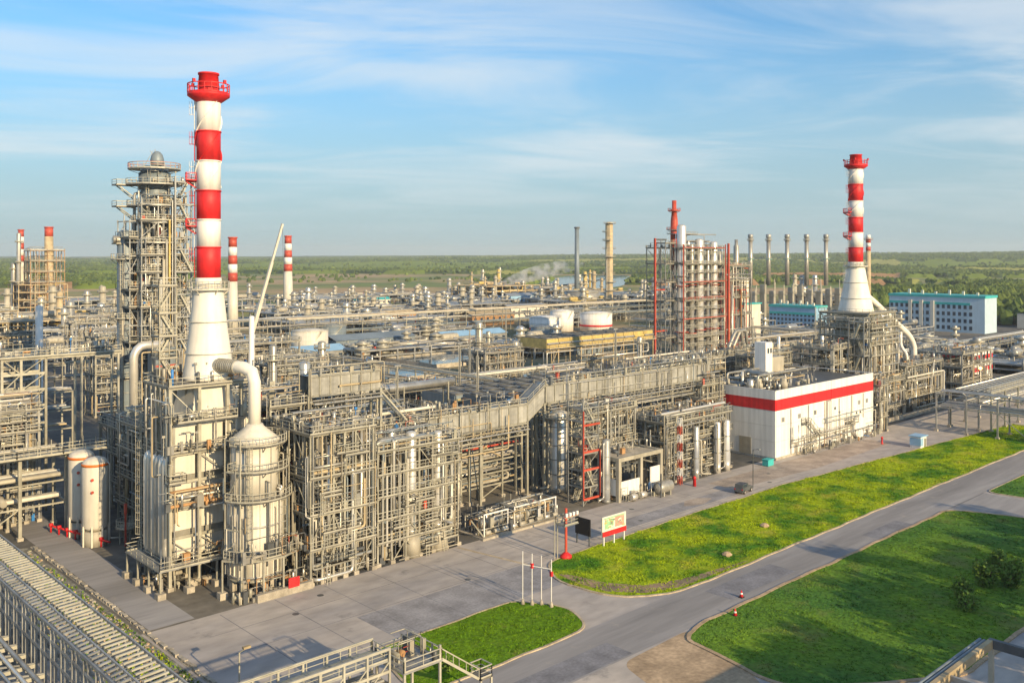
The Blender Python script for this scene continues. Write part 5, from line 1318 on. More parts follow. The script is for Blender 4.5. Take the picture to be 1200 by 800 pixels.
# a worker in blue on the platforms
def person(label, x, y, z, ang=0):
    t = T('person', label, 'person', (x,y,z))
    J = {'p':(0,0,.95),'c':(0,0,1.25),'n':(0,0,1.48),'h0':(0,.01,1.6),'h':(0,.02,1.72),'sl':(-.2,0,1.42),'el':(-.27,.03,1.15),'wl':(-.24,.16,.93),'sr':(.2,0,1.42),'er':(.28,.06,1.16),'wr':(.2,.25,1.02),'kl':(-.12,.04,.5),'al':(-.13,-.02,.08),'tl':(-.13,.16,.04),'kr':(.12,.0,.5),'ar':(.13,-.06,.08),'tr':(.13,.12,.04),'hl':(-.1,0,.9),'hr':(.1,0,.9)}
    R = {'p':.16,'c':.17,'n':.07,'h0':.085,'h':.1,'sl':.085,'el':.06,'wl':.045,'sr':.085,'er':.06,'wr':.045,'kl':.075,'al':.055,'tl':.045,'kr':.075,'ar':.055,'tr':.045,'hl':.11,'hr':.11}
    E = [('p','c'),('c','n'),('n','h0'),('h0','h'),('c','sl'),('sl','el'),('el','wl'),('c','sr'),('sr','er'),('er','wr'),('p','hl'),('hl','kl'),('kl','al'),('al','tl'),('p','hr'),('hr','kr'),('kr','ar'),('ar','tr')]
    ks_ = list(J); me = bpy.data.meshes.new('body'); me.from_pydata([J[k] for k in ks_], [(ks_.index(a), ks_.index(b)) for a, b in E], [])
    o = bpy.data.objects.new('body', me); COL.objects.link(o); o.parent = t.o; o.rotation_euler = (0,0,ang)
    m = o.modifiers.new('skin','SKIN'); o.modifiers.new('sub','SUBSURF').levels = 2; o.modifiers['sub'].render_levels = 2
    bpy.context.view_layer.update()
    if not me.skin_vertices: me.attributes.new('skin', 'FLOAT', 'POINT') if False else None
    for i, k in enumerate(ks_):
        try: me.skin_vertices[0].data[i].radius = (R[k], R[k]*.85); me.skin_vertices[0].data[i].use_root = (k == 'p')
        except Exception: pass
    me.materials.append(MATS['bluecloth'])
    t.mesh('head', MB().lathe([(.02,z+1.58),(.075,z+1.62),(.1,z+1.72),(.095,z+1.79),(.04,z+1.86),(.01,z+1.87)], 12, x, y), 'skin')
    t.mesh('helmet', MB().lathe([(.15,z+1.76),(.125,z+1.78),(.11,z+1.86),(.06,z+1.92),(.01,z+1.93)], 14, x, y), 'orange')
    return t
person('worker in blue coveralls standing on the roof behind the five-level structure', 84.4, 117.0, 16.62, 2.4)
# ------------------------------------------------------------------ middle distance
def air_cooler(label, x0, x1, y0, y1, z, n, seed, m='steel2', m2='beige', h=2.2, legs=True):
    rng = random.Random(seed); t = T('air_cooler', label, 'air cooler', ((x0+x1)/2,(y0+y1)/2,0)); L = (x1-x0)/n
    for k in range(n):
        a, b = x0+k*L, x0+(k+1)*L
        t.box('bay', a+.12, y0, z, b-.12, y1, z+h, m2)
        t.mesh('tube_bundle', MB().box(a+.3,y0+.3,z+h+.02,b-.3,y1-.3,z+h+.22), 'grating')
        ny = max(1, int((y1-y0)/L+.3))
        for j in range(ny):
            cy_ = y0+(y1-y0)*(j+.5)/ny; r = min(L, (y1-y0)/ny)*.4
            t.mesh('fan_ring', MB().lathe([(r,z+h+.2),(r*1.06,z+h+.2),(r*1.02,z+h+.45),(r*.96,z+h+.45)], 14, (a+b)/2, cy_, caps=False), 'steel_dark')
        for yy in (y0-.35, y1+.35): t.cyl('header', (a+.2,yy,z+h*.5), (b-.2,yy,z+h*.5), .4, rng.choice(('clad','clad2','yellow')), 10)
    for a in lin(x0, x1, n):
        for yy in (y0, y1):
            t.bar('column', (a,yy,0), (a,yy,z), .36, .36, m)
        t.bar('beam', (a,y0,z-.3), (a,y1,z-.3), .26, .36, m)
    for yy in (y0, y1):
        for k in range(n):
            if k % 2 == 0: t.bar('brace', (x0+k*L,yy,.5), (x0+(k+1)*L,yy,z-.5), .16, .16, m)
    platform(t, x0-.3, y0-1.9, x1+.3, y0-.75, z+.1, True, m=m, sides=(0,1,3))
    pipes_in(t, rng, x0, x1, y0-.6, y0+1.5, 1, z, 14, .12, .35); smalls_in(t, rng, x0, x1, y0-1, y1, (0,), 60)
    return t
air_cooler('bank of air coolers behind the low clad gallery', 98, 120, 136, 148, 11.5, 5, 1, 'steel2', 'bluetank')  # blue-grey bays of these banks: the shade over them put into their colour
air_cooler('long bank of air coolers behind the high clad gallery', 124, 176, 136, 148, 13.2, 11, 2, 'steel2', 'bluetank')
air_cooler('bank of air coolers behind the white hall', 180, 232, 142, 153, 13.0, 10, 3, 'steel2', 'bluetank')
air_cooler('yellow edged air cooler bank left of the red column group', 238, 300, 236, 250, 10.5, 10, 4, 'tan', 'yellow', h=3.4)
air_cooler('second row of air coolers in the shade behind the first', 130, 190, 158, 170, 11.0, 11, 5, 'steel2', 'bluetank')
process_frame('pipe_structure', 'grey pipe structure between the air cooler rows', [200,208,216,224,232], [164,172], [5,9.5,13], 151, 26, 120, 4, .3, vert=4)
process_frame('pipe_structure', 'pipe structure with upright vessels behind the white hall', [204,210,216,222], [128,133], [6,11,16,19], 152, 30, 120, 2, .4, vert=6)
process_frame('pipe_structure', 'pipe structure left of the right furnace behind the hall roof', [226,231,236], [118,124,130], [6,11,16,20], 153, 24, 110, 2, .4, vert=4)
t = T('expansion_loop', 'pair of bent clad pipes arching behind the white hall roof', 'pipe', (232,151,0))
for k in range(2): t.mesh('pipe', MB().tube([(226+2.4*k,151,15),(227.5+2.4*k,151,18),(231+2.4*k,151,22.5),(234+2.4*k,151,22.5),(235+2.4*k,151,16)], .5, 12), 'clad2')
for x in (227,236): t.bar('column', (x,151.8,0), (x,151.8,16), .3, .3)
# basins of water between low walls
def basin(label, x0, y0, x1, y1, seed):
    t = T('basin', label, 'basin', ((x0+x1)/2,(y0+y1)/2,0))
    for q in ((x0,y0,x1,y0+.6),(x0,y1-.6,x1,y1),(x0,y0+.6,x0+.6,y1-.6),(x1-.6,y0+.6,x1,y1-.6)): t.box('wall', q[0],q[1],0,q[2],q[3],1.6,'concrete')
    t.box('water', x0+.6,y0+.6,.05,x1-.6,y1-.6,1.1,'water'); r = MB(); rail_mb(r, rect_pts(x0+.3,y0+.3,x1-.3,y1-.3,1.6), sp=4); t.mesh('railing', r, 'rail'); return t
basin('pale blue water basin left of the central slim columns', 186, 262, 214, 296, 1); basin('water basin behind the pale blue basin', 224, 284, 262, 318, 2); basin('wide water basin right of the central slim columns', 222, 222, 262, 228+18, 3); basin('water basin near the big round tank', 172, 300, 205, 330, 4)
for k, (x, y, r, h, lab, m) in enumerate(((211,356,8.0,11.3,'big round cream tank right of the telescopic crane','cream'),(368,366,9,9.5,'round white tank with red band, left of the pair','white'),(404,360,9.5,10.5,'round white tank with red band, right of the pair','white'),(392,376,7,11.5,'round white tank behind the banded pair','white'),(250,400,7,9,'small blue grey tank beyond the basins','bluetank'),(150,330,7,9,'blue grey tank left of the basins','bluetank'),(120,300,6,8.5,'squat blue grey tank among the left pipe structures','bluetank'),(60,235,7.5,7,'blue grey tank behind the left pipe rack','bluetank'),(44,222,6,6.5,'low blue grey tank at the left picture edge','bluetank'),(330,330,6,8,'blue grey tank before the banded white tanks','bluetank'),(610,560,16,12,'wide pale tank in the far plant','clad2'))):
    t = T('storage_tank', lab, 'tank', (x,y,0)); t.mesh('shell', MB().lathe([(r,0),(r,h)], 32, x, y), m); t.mesh('roof', MB().lathe([(r+.12,h+.01),(r+.12,h+.15),(r*.5,h+.9),(.05,h+1.2)], 32, x, y), m)
    for z in (h*.33,h*.66): t.mesh('ring', MB().lathe([(r+.01,z),(r+.1,z),(r+.1,z+.15),(r+.01,z+.15)], 32, x, y, caps=False), m)
    if 'red band' in lab: t.mesh('band', MB().lathe([(r+.03,h*.30),(r+.14,h*.30),(r+.14,h*.40),(r+.03,h*.40)], 32, x, y, caps=False), 'red')
    rr = MB(); rail_mb(rr, [(x+r*cos(2*pi*j/24),y+r*sin(2*pi*j/24),h+.15) for j in range(25)], sp=2.5); t.mesh('railing', rr, 'rail'); stair(t, (x-r*.9,y-r*.5-.6,0), (x+r*.1,y-r-.6,h), .9)
# slim columns in the centre (x 500..520 in the picture) and lamp masts
for k, (x, y, r, z1, lab, pl) in enumerate(((214,246,1.3,21,'clad column with round platforms beside the pale blue basin',(9,14,19)),(222,250,.9,17,'slim clad column right of the platformed basin column',(8,15)),(226,240,1.5,14,'short stout clad column by the wide basin',(12,)),(140,230,1.2,20,'clad column left of the basins',(10,18)),(262,212,.9,15,'slim clad column left of the yellow edged air coolers',(13,)))):
    column_vessel('slim_column', lab, x, y, r, z1, pl, 'clad2', skirt=1.5, pipes=2, seed=k)
process_frame('pipe_structure', 'pipe structure around the central slim columns', [208,214,220,226], [236,242,248], [4,7.5,11], 154, 22, 90, 2, .3, vert=3)
process_frame('pipe_structure', 'low dark pipe structure before the basins', [150,158,166,174], [196,204,212], [4.5,8.5], 155, 22, 110, 5, .3, vert=4)
process_frame('pipe_structure', 'low pipe structure behind the second air cooler row', [190,199,208], [188,196], [5,9], 156, 20, 90, 4, .3, vert=3)
process_frame('pipe_structure', 'pipe structure left of the big round tank', [118,126,134,142], [246,254,262], [6,11,15,19], 157, 28, 120, 3, .35, vert=5)
process_frame('pipe_structure', 'pipe structure with coil pipes behind the left gallery', [100,107,114], [186,194], [6,11,16,20], 158, 24, 110, 3, .35, vert=5)
process_frame('pipe_structure', 'pipe structure right of the tallest column stair tower', [96,102,108], [210,218], [6,12,17,21], 159, 24, 110, 3, .35, vert=4)
t = T('clad_pipeway', 'thick clad pipe on trestles above the roofs left of the basins', 'pipe', (108,160,0))
t.mesh('pipe', MB().tube([(92,156,17),(112,156,17),(128,156,17)], .9, 12), 'clad')
for x in (94,104,114,126): t.bar('column', (x,155.2,0), (x,155.2,17.2), .3); t.bar('column', (x,156.8,0), (x,156.8,17.2), .3); t.bar('beam', (x,155,15.9), (x,157,15.9), .3)
platform(t, 96,157.2,126,158.6,15.6,True)
# racks in depth
pipe_rack('long elevated pipe rack crossing the middle of the plant', 'x', 225, 560, 398, 406, [6,9.5,13], 24, 161, per=4, r=(.2,.5), feet=False)
pipe_rack('pipe rack along the near side of the basins', 'x', 120, 236, 214, 220, [4,7], 11, 162, per=4, feet=False)
pipe_rack('pipe rack running away left of the big round tank', 'y', 175, 420, 156, 163, [5,8.5,12], 18, 163, per=4, feet=False)
pipe_rack('pipe rack behind the air coolers heading to the red columns', 'x', 236, 330, 190, 197, [5,8.5], 9, 164, per=5, feet=False)
pipe_rack('high pipe rack in the left background', 'x', 10, 140, 290, 297, [8,12,16], 10, 165, per=5, feet=False)
pipe_rack('left background pipe rack nearer the tall column', 'x', 5, 66, 212, 219, [7,11,15], 6, 166, per=5, feet=False)
pipe_rack('far left pipe rack beneath the twin striped stacks', 'x', 60, 300, 420, 428, [8,12], 16, 167, per=4, feet=False, r=(.2,.5))
pipe_rack('pipe rack before the blue office building', 'x', 340, 470, 214, 221, [5,8.5], 10, 168, per=5, feet=False)
pipe_rack('pipe rack running away right of the red columns', 'y', 160, 330, 398, 405, [5,8.5], 12, 169, per=5, feet=False)
process_frame('column_group', 'rust coloured tall frame around the twin striped stacks', [206,212,218,224,230], [744,751,758], [8,16,24,32,40,48], 260, 20, 120, 3, .4, m='rust', vert=6, cat='pipe structure')
mats2 = ['tan','clad2','yellow','beige','rust','clad']
for k, (xs, ys, zs, lab) in enumerate((([30,38,46,54],[236,244,252],[7,12,17,22],'tall tan pipe structure in the left background'),([60,68,76,84],[300,308,316],[7,12,17,21,25],'tan pipe structure behind the thin white vent stack'),([88,96,104],[262,270],[7,12,17,22],'tan pipe structure left of the tallest column base'),([20,28,36],[300,310],[8,14,20,26],'tan pipe structure at the left edge of the picture'),([110,118,126],[350,358],[8,14,20],'tan pipe structure far behind the tallest column'),([70,80,90,100],[380,390],[8,14,20,24],'wide tan pipe structure beneath the twin striped stacks'),([150,160,170],[440,450],[8,13,18],'small tan pipe structure far left of the crane'))):
    process_frame('pipe_structure', lab, xs, ys, zs, 170+k, 18, 80, 4, .3, m='tan' if k % 2 else 'steel', vert=5)
t = T('crane', 'telescopic crane with a long pale boom behind the left furnace', 'crane', (141,279,0))
p0 = Vector((139.5,279.5,5)); p1 = Vector((150.0,270.5,55)); d = p1-p0
for k in range(4): t.bar('boom_section', p0+d*(k*.25-.01), p0+d*((k+1)*.25), 1.25-.22*k, 1.35-.22*k, 'cream')
t.box('turntable', 137.5,277.5,2.4,143,281.5,4.4,'cream'); t.box('carrier', 134,277.8,1.0,147,281.2,2.4,'cream'); t.box('cab', 145,278,2.41,147.2,281,4.0,'cream')
for k in range(5):
    for sg in (277.7,281.3): t.mesh('wheel', MB().tube([(135+k*2.6,sg-.2,.7),(135+k*2.6,sg+.2,.7)], .7, 12), 'rubber')
t.bar('hook_line', p1, (150.3,270.2,30), .1, .1, 'steel_dark')

# red column group right of centre
t = T('column_group', 'group of silver columns in a red-edged steel frame', 'column group', (350,252,0))
rng = random.Random(200)
frame(t, [326,336,346,356], [239.4,246,253,260], [9,17,25,33,41,48], rng, brace=.5, cw=.34, bw=.28, m='steel', rails=True)
for x in (324.6,356.4): t.bar('column', (x,238.8,0), (x,238.8,49.5), .35, .35, 'redsteel')
t.bar('column', (318,249,0), (318,249,52), .75, .75, 'redsteel')
frame(t, [318.8,322.2,325.4], [244,249], [9,17,25,33,41,50], rng, 'steel2', cw=.28, bw=.24, brace=.6, foot=False)
for z in (52,30,12): t.bar('beam', (318,249,z-.5), (326,249,z-.5), .5, .6, 'redsteel' if z < 50 else 'steel_dark')
for z in (17,33,48): t.bar('beam', (325.6,239.0,z), (356.4,239.0,z), .25, .3, 'redsteel')
for (x, y, r, z1, m) in ((327.6,242,2.0,57,'silver'),(340.6,242,2.0,51,'silver'),(351.6,242,1.8,50,'silver'),(334,241.4,1.2,49,'clad2'),(346.2,241.4,1.0,48,'clad')):
    c = t.mesh('column_shell', MB().lathe(vessel_prof(r, 0, z1, 3), 24, x, y), m)
    for k in range(9): z = 6+k*5.1+rng.uniform(-1,1); ring = t.mesh('platform', MB().lathe([(r+.1,z-.15),(r+1.2,z-.15),(r+1.2,z),(r+.1,z)], 18, x, y, caps=False), 'redsteel' if k % 4 == 1 else 'steel2', c)
for z in (5,9,13,21,25,29,37,41,45):
    rr = MB(); rail_mb(rr, [(325.8,239.0,z),(356.4,239.0,z)], h=1.2, t=.14, sp=2.5); t.mesh('railing', rr, 'redsteel' if z in (25,) else 'rail')
t.mesh('top_stack', MB().lathe([(1.9,38),(1.6,60),(1.1,64),(1.6,64.2),(1.6,65.0),(1.0,65.2),(1.0,69)], 18, 333, 250), 'redsteel'); ring_platform(t, 333, 250, 1.2, 2.8, 64.4, m='redsteel', railm='redsteel'); ring_platform(t, 333, 250, 1.4, 3.4, 56, m='steel2', railm='redsteel')
platform(t, 329,243,341,251,54,True); pipes_in(t, rng, 326,356,243,246,2,54,40,.15,.4,mats=['clad','redsteel','clad2','silver','steel2']); smalls_in(t, rng, 326,356,243.5,260,(9,17,25,33,41,48),320)
t = T('column_group', 'grey structure with two short red-tipped stacks right of the silver columns', 'column group', (378,248,0))
frame(t, [360,367,374,381], [242,250], [9,17,25,33,40], rng, brace=.4, cw=.45, m='steel', rails=True); t.bar('column', (362,241,0), (362,241,50), .8, .8, 'redsteel')
for (x, z1) in ((362.5,49),(376,52)): t.mesh('stack', MB().lathe([(1.4,20),(1.3,z1-3),(.8,z1-2.5),(.8,z1)], 16, x, 246), 'clad2')
pipes_in(t, rng, 360,381,241,246,2,40,44,.15,.4,mats=['clad','rust','clad2','redsteel','steel2']); smalls_in(t, rng, 360,381,241,250,(9,17,25,33,40),200)
t = T('brick_tower', 'short ringed cream vessel on a teal roofed house', 'vessel', (402,262,0)); t.mesh('house', MB().box(394,254,0,410,268,20), 'cream'); t.mesh('roof', MB().box(393.5,253.5,20.02,410.5,268.5,20.6), 'teal')
t.mesh('shell', MB().lathe(vessel_prof(3.6, 20.7, 32, .8), 20, 402, 260), 'cream'); [t.mesh('ring', MB().lathe([(3.62,z),(3.8,z),(3.8,z+.4),(3.62,z+.4)], 20, 402, 260, caps=False), 'yellow') for z in (23,25.5,28,30.5)]
# five stacks on a row of heaters
t = T('heater_row', 'long dark row of heaters under the five slim stacks', 'heater', (562,322,0))
for k in range(11):
    f = k/10.; x = 538+f*46; y = 346-f*43
    t.mesh('heater_box', MB().box(x-1.6,y-1.6,0,x+1.6,y+1.6,22+random.Random(k).uniform(-3,3)), 'steel2' if k % 2 else 'clad2'); [t.cyl('pipe', (x-2.0+j*.9,y-2.2+j*.2,0), (x-2.0+j*.9,y-2.2+j*.2,24+random.Random(k*7+j).uniform(-5,5)), .28, ('clad2','steel','beige')[j%3]) for j in range(4)]; platform(t, x-2.4,y-2.6,x+2.4,y+2.4,17+k%3,True)
for k, px in enumerate((541.3,550.2,559.4,569.0,578.6)):
    f = (px-541.3)/37.3; x = px+2; y = 342.7-f*34.9+2
    t = T('slim_stack', ('leftmost','second','middle','fourth','rightmost')[k]+' of the five slim metal stacks before the hills', 'stack', (x,y,24), 'five slim metal stacks')
    t.mesh('shaft', MB().lathe([(1.5,24),(1.35,56)], 18, x, y), 'clad2'); t.mesh('cap', MB().lathe([(1.35,56),(1.75,56.3),(1.75,58.2),(1.25,58.6)], 18, x, y), 'steel2'); ring_platform(t, x, y, 1.45, 2.4, 42, m='teal'); ring_platform(t, x, y, 1.4, 2.3, 54.5)
t = T('slim_stack', 'thin stack with a red banded tip right of the right striped chimney', 'stack', (772,373,0)); t.mesh('shaft', MB().lathe([(2.4,0),(2.0,48)], 16, 772, 373), 'tan'); [t.mesh('band', MB().lathe([(2.05,z),(2.0,z+3.4)], 16, 772, 373), 'redsteel' if i % 2 == 0 else 'white') for i, z in enumerate((48.02,51.5,55,58.5))]; ring_platform(t, 772, 373, 2.1, 4, 58, m='redsteel')
# far chimneys
for (x, y, r0, r1, h, nb, lab, zb) in ((240,488,3.2,2.3,54,5,'far red and white chimney right behind the left striped chimney',20),(357,633,4.2,2.6,58.5,5,'slender far red and white chimney right of the crane',16),(204.5,762,2.4,2.0,63,6,'left of the twin striped stacks on the far left unit',10),(220,748,3.2,3.0,65,0,'right of the twin stacks, plain cream with a red tip',10)):
    t = T('chimney', lab, 'chimney', (x,y,0)); zs_ = lin(h*.55, h, max(1,nb)) if nb else [h*.9, h]
    t.mesh('shaft', MB().lathe([(r0,0),(r0+(r1-r0)*.7,zs_[0])], 18, x, y), 'cream' if nb else 'tan')
    for k in range(len(zs_)-1): t.mesh('band', MB().lathe([(r0+(r1-r0)*zs_[k]/h,zs_[k]+.01),(r0+(r1-r0)*zs_[k+1]/h,zs_[k+1])], 18, x, y), 'redsteel' if (len(zs_)-k) % 2 == 0 else 'white')
    t.mesh('rim', MB().lathe([(r1,h+.01),(r1+.4,h+.01),(r1+.4,h+.8),(r1-.4,h+.8)], 18, x, y), 'redsteel')
t = T('slim_stack', 'tall dark grey stack left of the tall platformed column', 'stack', (661,614,0)); t.mesh('shaft', MB().lathe([(2.6,0),(2.1,70)], 18, 661, 614), 'bluetank'); t.mesh('rim', MB().lathe([(2.2,70.02),(2.8,70.2),(2.8,71.6),(2.0,71.8)], 18, 661, 614), 'steel_dark')
column_vessel('tall_column', 'tall cream column with many platforms standing alone right of centre', 553, 479, 3.0, 70.5, [10+6.6*k for k in range(10)], 'tan', pr=2.4, pipes=2, sector=3.2, seed=9, lad=True, skirt=5)

# ------------------------------------------------------------------ far units: frames too fine to pick apart are one part
def far_unit(label, x, y, w, d, h, seed, ncol=5, mats=('tan','clad2','yellow','beige'), fm_='tan', name='process_unit'):
    rng = random.Random(seed); t = T(name, label, 'process unit', (x,y,0)); b = MB()
    nx, ny = max(2,int(w/9)), max(2,int(d/9)); xs = lin(x-w/2,x+w/2,nx); ys = lin(y-d/2,y+d/2,ny); hh = h*rng.uniform(.3,.45); zs = [z for z in lin(0,hh,max(2,int(hh/5)))][1:]
    for q in xs:
        for r in ys: b.bar((q,r,0),(q,r,hh),.6)
    for z in zs:
        for r in ys: b.bar((xs[0],r,z),(xs[-1],r,z),.4,.6)
        for q in xs: b.bar((q,ys[0],z),(q,ys[-1],z),.4,.6)
        b.box(xs[0],ys[0],z,xs[-1] if rng.random() < .5 else (xs[0]+xs[-1])/2,ys[-1],z+.2)
    t.mesh('steel_frame', b, fm_, kind='stuff')
    for k in range(ncol):
        cx_, cy_ = rng.uniform(x-w/2,x+w/2), rng.uniform(y-d/2,y+d/2); r = rng.uniform(.8,2.2); z1 = h*rng.uniform(.45,1.0)
        c = t.mesh('column_shell', MB().lathe(vessel_prof(r,0,z1,2), 12, cx_, cy_), rng.choice(mats))
        for i in range(3): z = z1*(.4+.25*i); t.mesh('platform', MB().lathe([(r,z-.2),(r+1.2,z-.2),(r+1.2,z+.8),(r,z+.8)], 12, cx_, cy_, caps=False), 'steel', c)
    for k in range(ncol*2):
        r = rng.uniform(.8,1.8); l = rng.uniform(4,9); cx_, cy_ = rng.uniform(x-w/2,x+w/2), rng.uniform(y-d/2,y+d/2); z = rng.choice([0]+zs)
        drum(t, (cx_,cy_,z+r+.6), (cx_+l,cy_,z+r+.6), r, rng.choice(mats), saddle=False)
    pipes_in(t, rng, x-w/2, x+w/2, y-d/2, y+d/2, 1, hh+2, 14, .25, .6, mats=list(mats)); smalls_in(t, rng, x-w/2, x+w/2, y-d/2, y+d/2, [0]+zs, 90)
    return t
U = [(215,757,34,26,62,1,3,'unit of tan columns around the twin striped stacks on the far left'),(600,664,70,50,34,2,9,'tan process unit with thin columns in front of the lake'),(668,612,60,50,30,3,8,'process unit right of the tan one below the dark stack'),
 (540,500,50,40,26,4,6,'process unit around the foot of the tall cream column'),(620,470,70,50,24,5,7,'grey process unit left of the red columns, far'),(470,430,50,40,18,6,5,'process unit behind the banded white tanks'),
 (300,520,60,50,24,7,6,'process unit below the slender far chimney'),(400,560,70,40,18,8,5,'low process unit right of the slender far chimney'),(160,560,70,60,30,9,7,'process unit right of the twin striped stacks'),(60,480,70,60,30,10,8,'large tan process unit at the left edge'),
 (120,640,80,50,26,11,6,'process unit far behind the left pipe structures'),(560,400,40,30,24,12,5,'process unit left of the ringed cream vessel'),(450,300,50,30,18,13,5,'pipework unit before the blue office building'),(440,250,60,30,14,14,4,'low pipework unit right of the grey stack structure'),
 (320,440,50,40,16,15,4,'low process unit beyond the crane'),(420,170,60,30,12,16,4,'low pipework unit before the white office building'),(500,150,50,30,10,17,3,'low pipework unit at the right edge before the trees'),(300,300,46,36,12,18,4,'low process unit left of the red columns'),(270,340,40,30,9,19,3,'low process unit behind the wide basin'),(690,520,50,40,30,20,5,'far process unit right of the tall cream column'),(780,420,60,40,26,21,5,'far unit under the red-tipped stack'),(430,690,80,50,22,40,7,'wide unit far behind the slender chimney'),(500,625,70,40,20,41,6,'unit left of the teal roofed sheds'),(520,740,80,50,20,42,6,'far unit before the green fields left of centre'),(600,700,60,40,24,43,6,'far unit left of the tan one'),(470,780,80,40,16,44,5,'farthest low unit before the fields left of centre'),(330,690,70,50,24,45,6,'far unit left of the slender chimney'),(280,800,80,50,20,46,5,'farthest unit right of the twin striped stacks'),(700,700,60,40,22,22,5,'farthest unit by the lake shore'),
 (290,470,60,40,16,23,5,'grey process unit left of the rust shed'),(380,500,70,40,18,24,6,'grey process unit behind the rust shed'),(450,540,70,40,20,25,6,'process unit before the teal roofed sheds'),(350,590,60,50,20,26,5,'process unit behind the slender far chimney foot'),(240,600,80,50,24,27,6,'process unit between far chimney and twin stacks'),(500,580,60,40,18,28,6,'process unit left of the pale blue warehouse'),(230,330,36,26,12,29,4,'small unit among the basins'),(300,390,60,20,12,30,5,'long low unit under the elevated pipe rack'),(420,400,60,22,14,31,5,'long low unit right of the banded tanks'),(570,560,50,30,22,32,5,'unit in front of the tan process unit'),(500,360,60,30,16,33,5,'unit behind the red columns'),(480,220,50,26,14,34,4,'unit right of the blue office building'),(400,130,60,24,12,35,4,'unit before the striped shed at right'),(180,500,70,40,22,36,6,'unit left of the far red and white chimney'),(110,420,60,40,22,37,6,'grey unit under the twin striped stacks'),(650,520,50,40,28,38,6,'unit behind the tall cream column')]
for (x, y, w, d, h, sd_, nc, lab) in U: far_unit(lab, x, y, w, d, h, sd_+300, nc, fm_='tan' if sd_ in (1,2,3,9,10) else 'steel2', mats=('tan','yellow','clad2','beige') if sd_ in (1,2,3,9,10,4) else ('clad','clad2','beige','steel2'))
# ------------------------------------------------------------------ buildings
def block(label, x, y0, y1, d, h, wall, trim, floors, nwin, end_trim=True, piers=()):
    t = T('office_building', label, 'building', (x+d/2,(y0+y1)/2,0))
    t.mesh('wall', MB().box(x,y0,0,x+d,y1,h), wall); t.mesh('cornice', MB().box(x-.4,y0-.4,h+.01,x+d+.4,y1+.4,h+1.4), trim); t.mesh('band', MB().box(x-.15,y0+8 if end_trim else y0-.1,h-4.2,x-.02,y1+.1,h-2.8), trim)
    L = (y1-y0)/nwin; fh = (h-4)/floors
    for f in range(floors):
        for k in range(nwin):
            if end_trim and k < 2: continue
            yc = y0+(k+.5)*L; z = 1.6+f*fh
            w = t.mesh('window', MB().box(x-.12,yc-L*.27,z,x-.01,yc+L*.27,z+fh*.55), 'glass'); t.mesh('sill', MB().box(x-.25,yc-L*.32,z-.25,x-.01,yc+L*.32,z-.02), wall, w)
    for yy in piers: t.mesh('pier', MB().box(x-1.2,yy-1,0,x-.3,yy+1,h-2), 'cream')
    for k in range(6): t.mesh('vent', MB().box(x+d*.3,y0+(k+.7)*(y1-y0)/7,h+1.41,x+d*.3+1.2,y0+(k+.7)*(y1-y0)/7+1.2,h+3.0+(k%3)*.6), 'cream')
    return t
block('long white office building with teal cornice before the woods', 550, 197, 252, 18, 20, 'officewall', 'teal', 4, 18, piers=(226,232.5,239))
block('pale blue office building with teal cornice right of the red columns', 510, 279, 310, 14, 12.5, 'bluewall', 'teal', 3, 12, end_trim=False)
for k, (x, y, w, d, h, wm, rm, lab) in enumerate(((196,336,34,12,5,'steel2','bluewall','low shed with pale blue roof behind the pale blue basin'),(246,362,44,14,6,'bluetank','bluetank','dark blue grey warehouse beyond the basins'),(300,352,40,12,5,'steel2','bluewall','pale roofed shed left of the banded tanks'),(318,286,34,12,5,'bluetank','bluetank','dark low shed before the yellow edged air coolers'),(170,366,36,12,6,'cream','bluewall','cream shed with pale blue roof right of the crane'),(520,640,36,10,4.5,'cream','teal','long low shed with teal roof beyond the pipe rack'),(470,690,40,10,4.5,'cream','teal','teal roofed shed left of the long low one'),(420,720,30,10,5,'white','teal','white shed with teal roof near the slender far chimney'),(560,590,36,18,9,'bluewall','steel2','pale blue warehouse in front of the tan unit'),(330,430,30,14,7,'cream','clad2','cream hut row beneath the elevated pipe rack'),(390,440,36,12,7,'rust','tan','rust coloured shed beneath the elevated pipe rack'),(450,470,36,14,8,'cream','clad2','cream sheds right of the rust coloured one'),(340,470,24,12,8,'rust','tan','brick coloured house left of the rust shed'),(680,230,90,16,5,'teal','teal','long teal fence-like shed at the right edge'),(640,190,60,20,9,'cream','tan','pale flat building beside the white office building'),(640,560,60,20,8,'steel2','bluetank','dark roofed warehouse before the lake'))):
    t = T('shed', lab, 'building', (x,y,0)); t.mesh('wall', MB().box(x-w/2,y-d/2,0,x+w/2,y+d/2,h), wm)
    b = MB(); z = h+.02
    for sg in (-1,1): b.quad((x-w/2-.5,y+sg*(d/2+.5),z),(x+w/2+.5,y+sg*(d/2+.5),z),(x+w/2+.5,y,z+2.2),(x-w/2-.5,y,z+2.2))
    b.f += []; t.mesh('roof', b, rm)
    for i in range(max(3,int(w/5))): t.box('window', x-w/2+(i+.35)*w/max(3,int(w/5)), y-d/2-.1, h*.35, x-w/2+(i+.35)*w/max(3,int(w/5))+1.8, y-d/2-.01, h*.75, 'glass')
t = T('tank_truck', 'red tank lorry parked beyond the wide basin', 'lorry', (300,318,0)); drum(t, (295,318,3.2), (303,318,3.2), 1.6, 'red', zf=1.0); t.mesh('cab', MB().box(304.6,316.7,.9,307.4,319.3,3.6), 'bluepaint'); t.mesh('windscreen', MB().box(307.4,316.9,2.2,307.46,319.1,3.3), 'glass'); t.mesh('chassis', MB().box(294.5,317,.6,307.4,319,1.0), 'steel_dark')
for wx in (296,298,301,305.6):
    for wy in (316.8,319.2): t.mesh('wheel', MB().tube([(wx,wy-.2,.55),(wx,wy+.2,.55)], .55, 12), 'rubber')
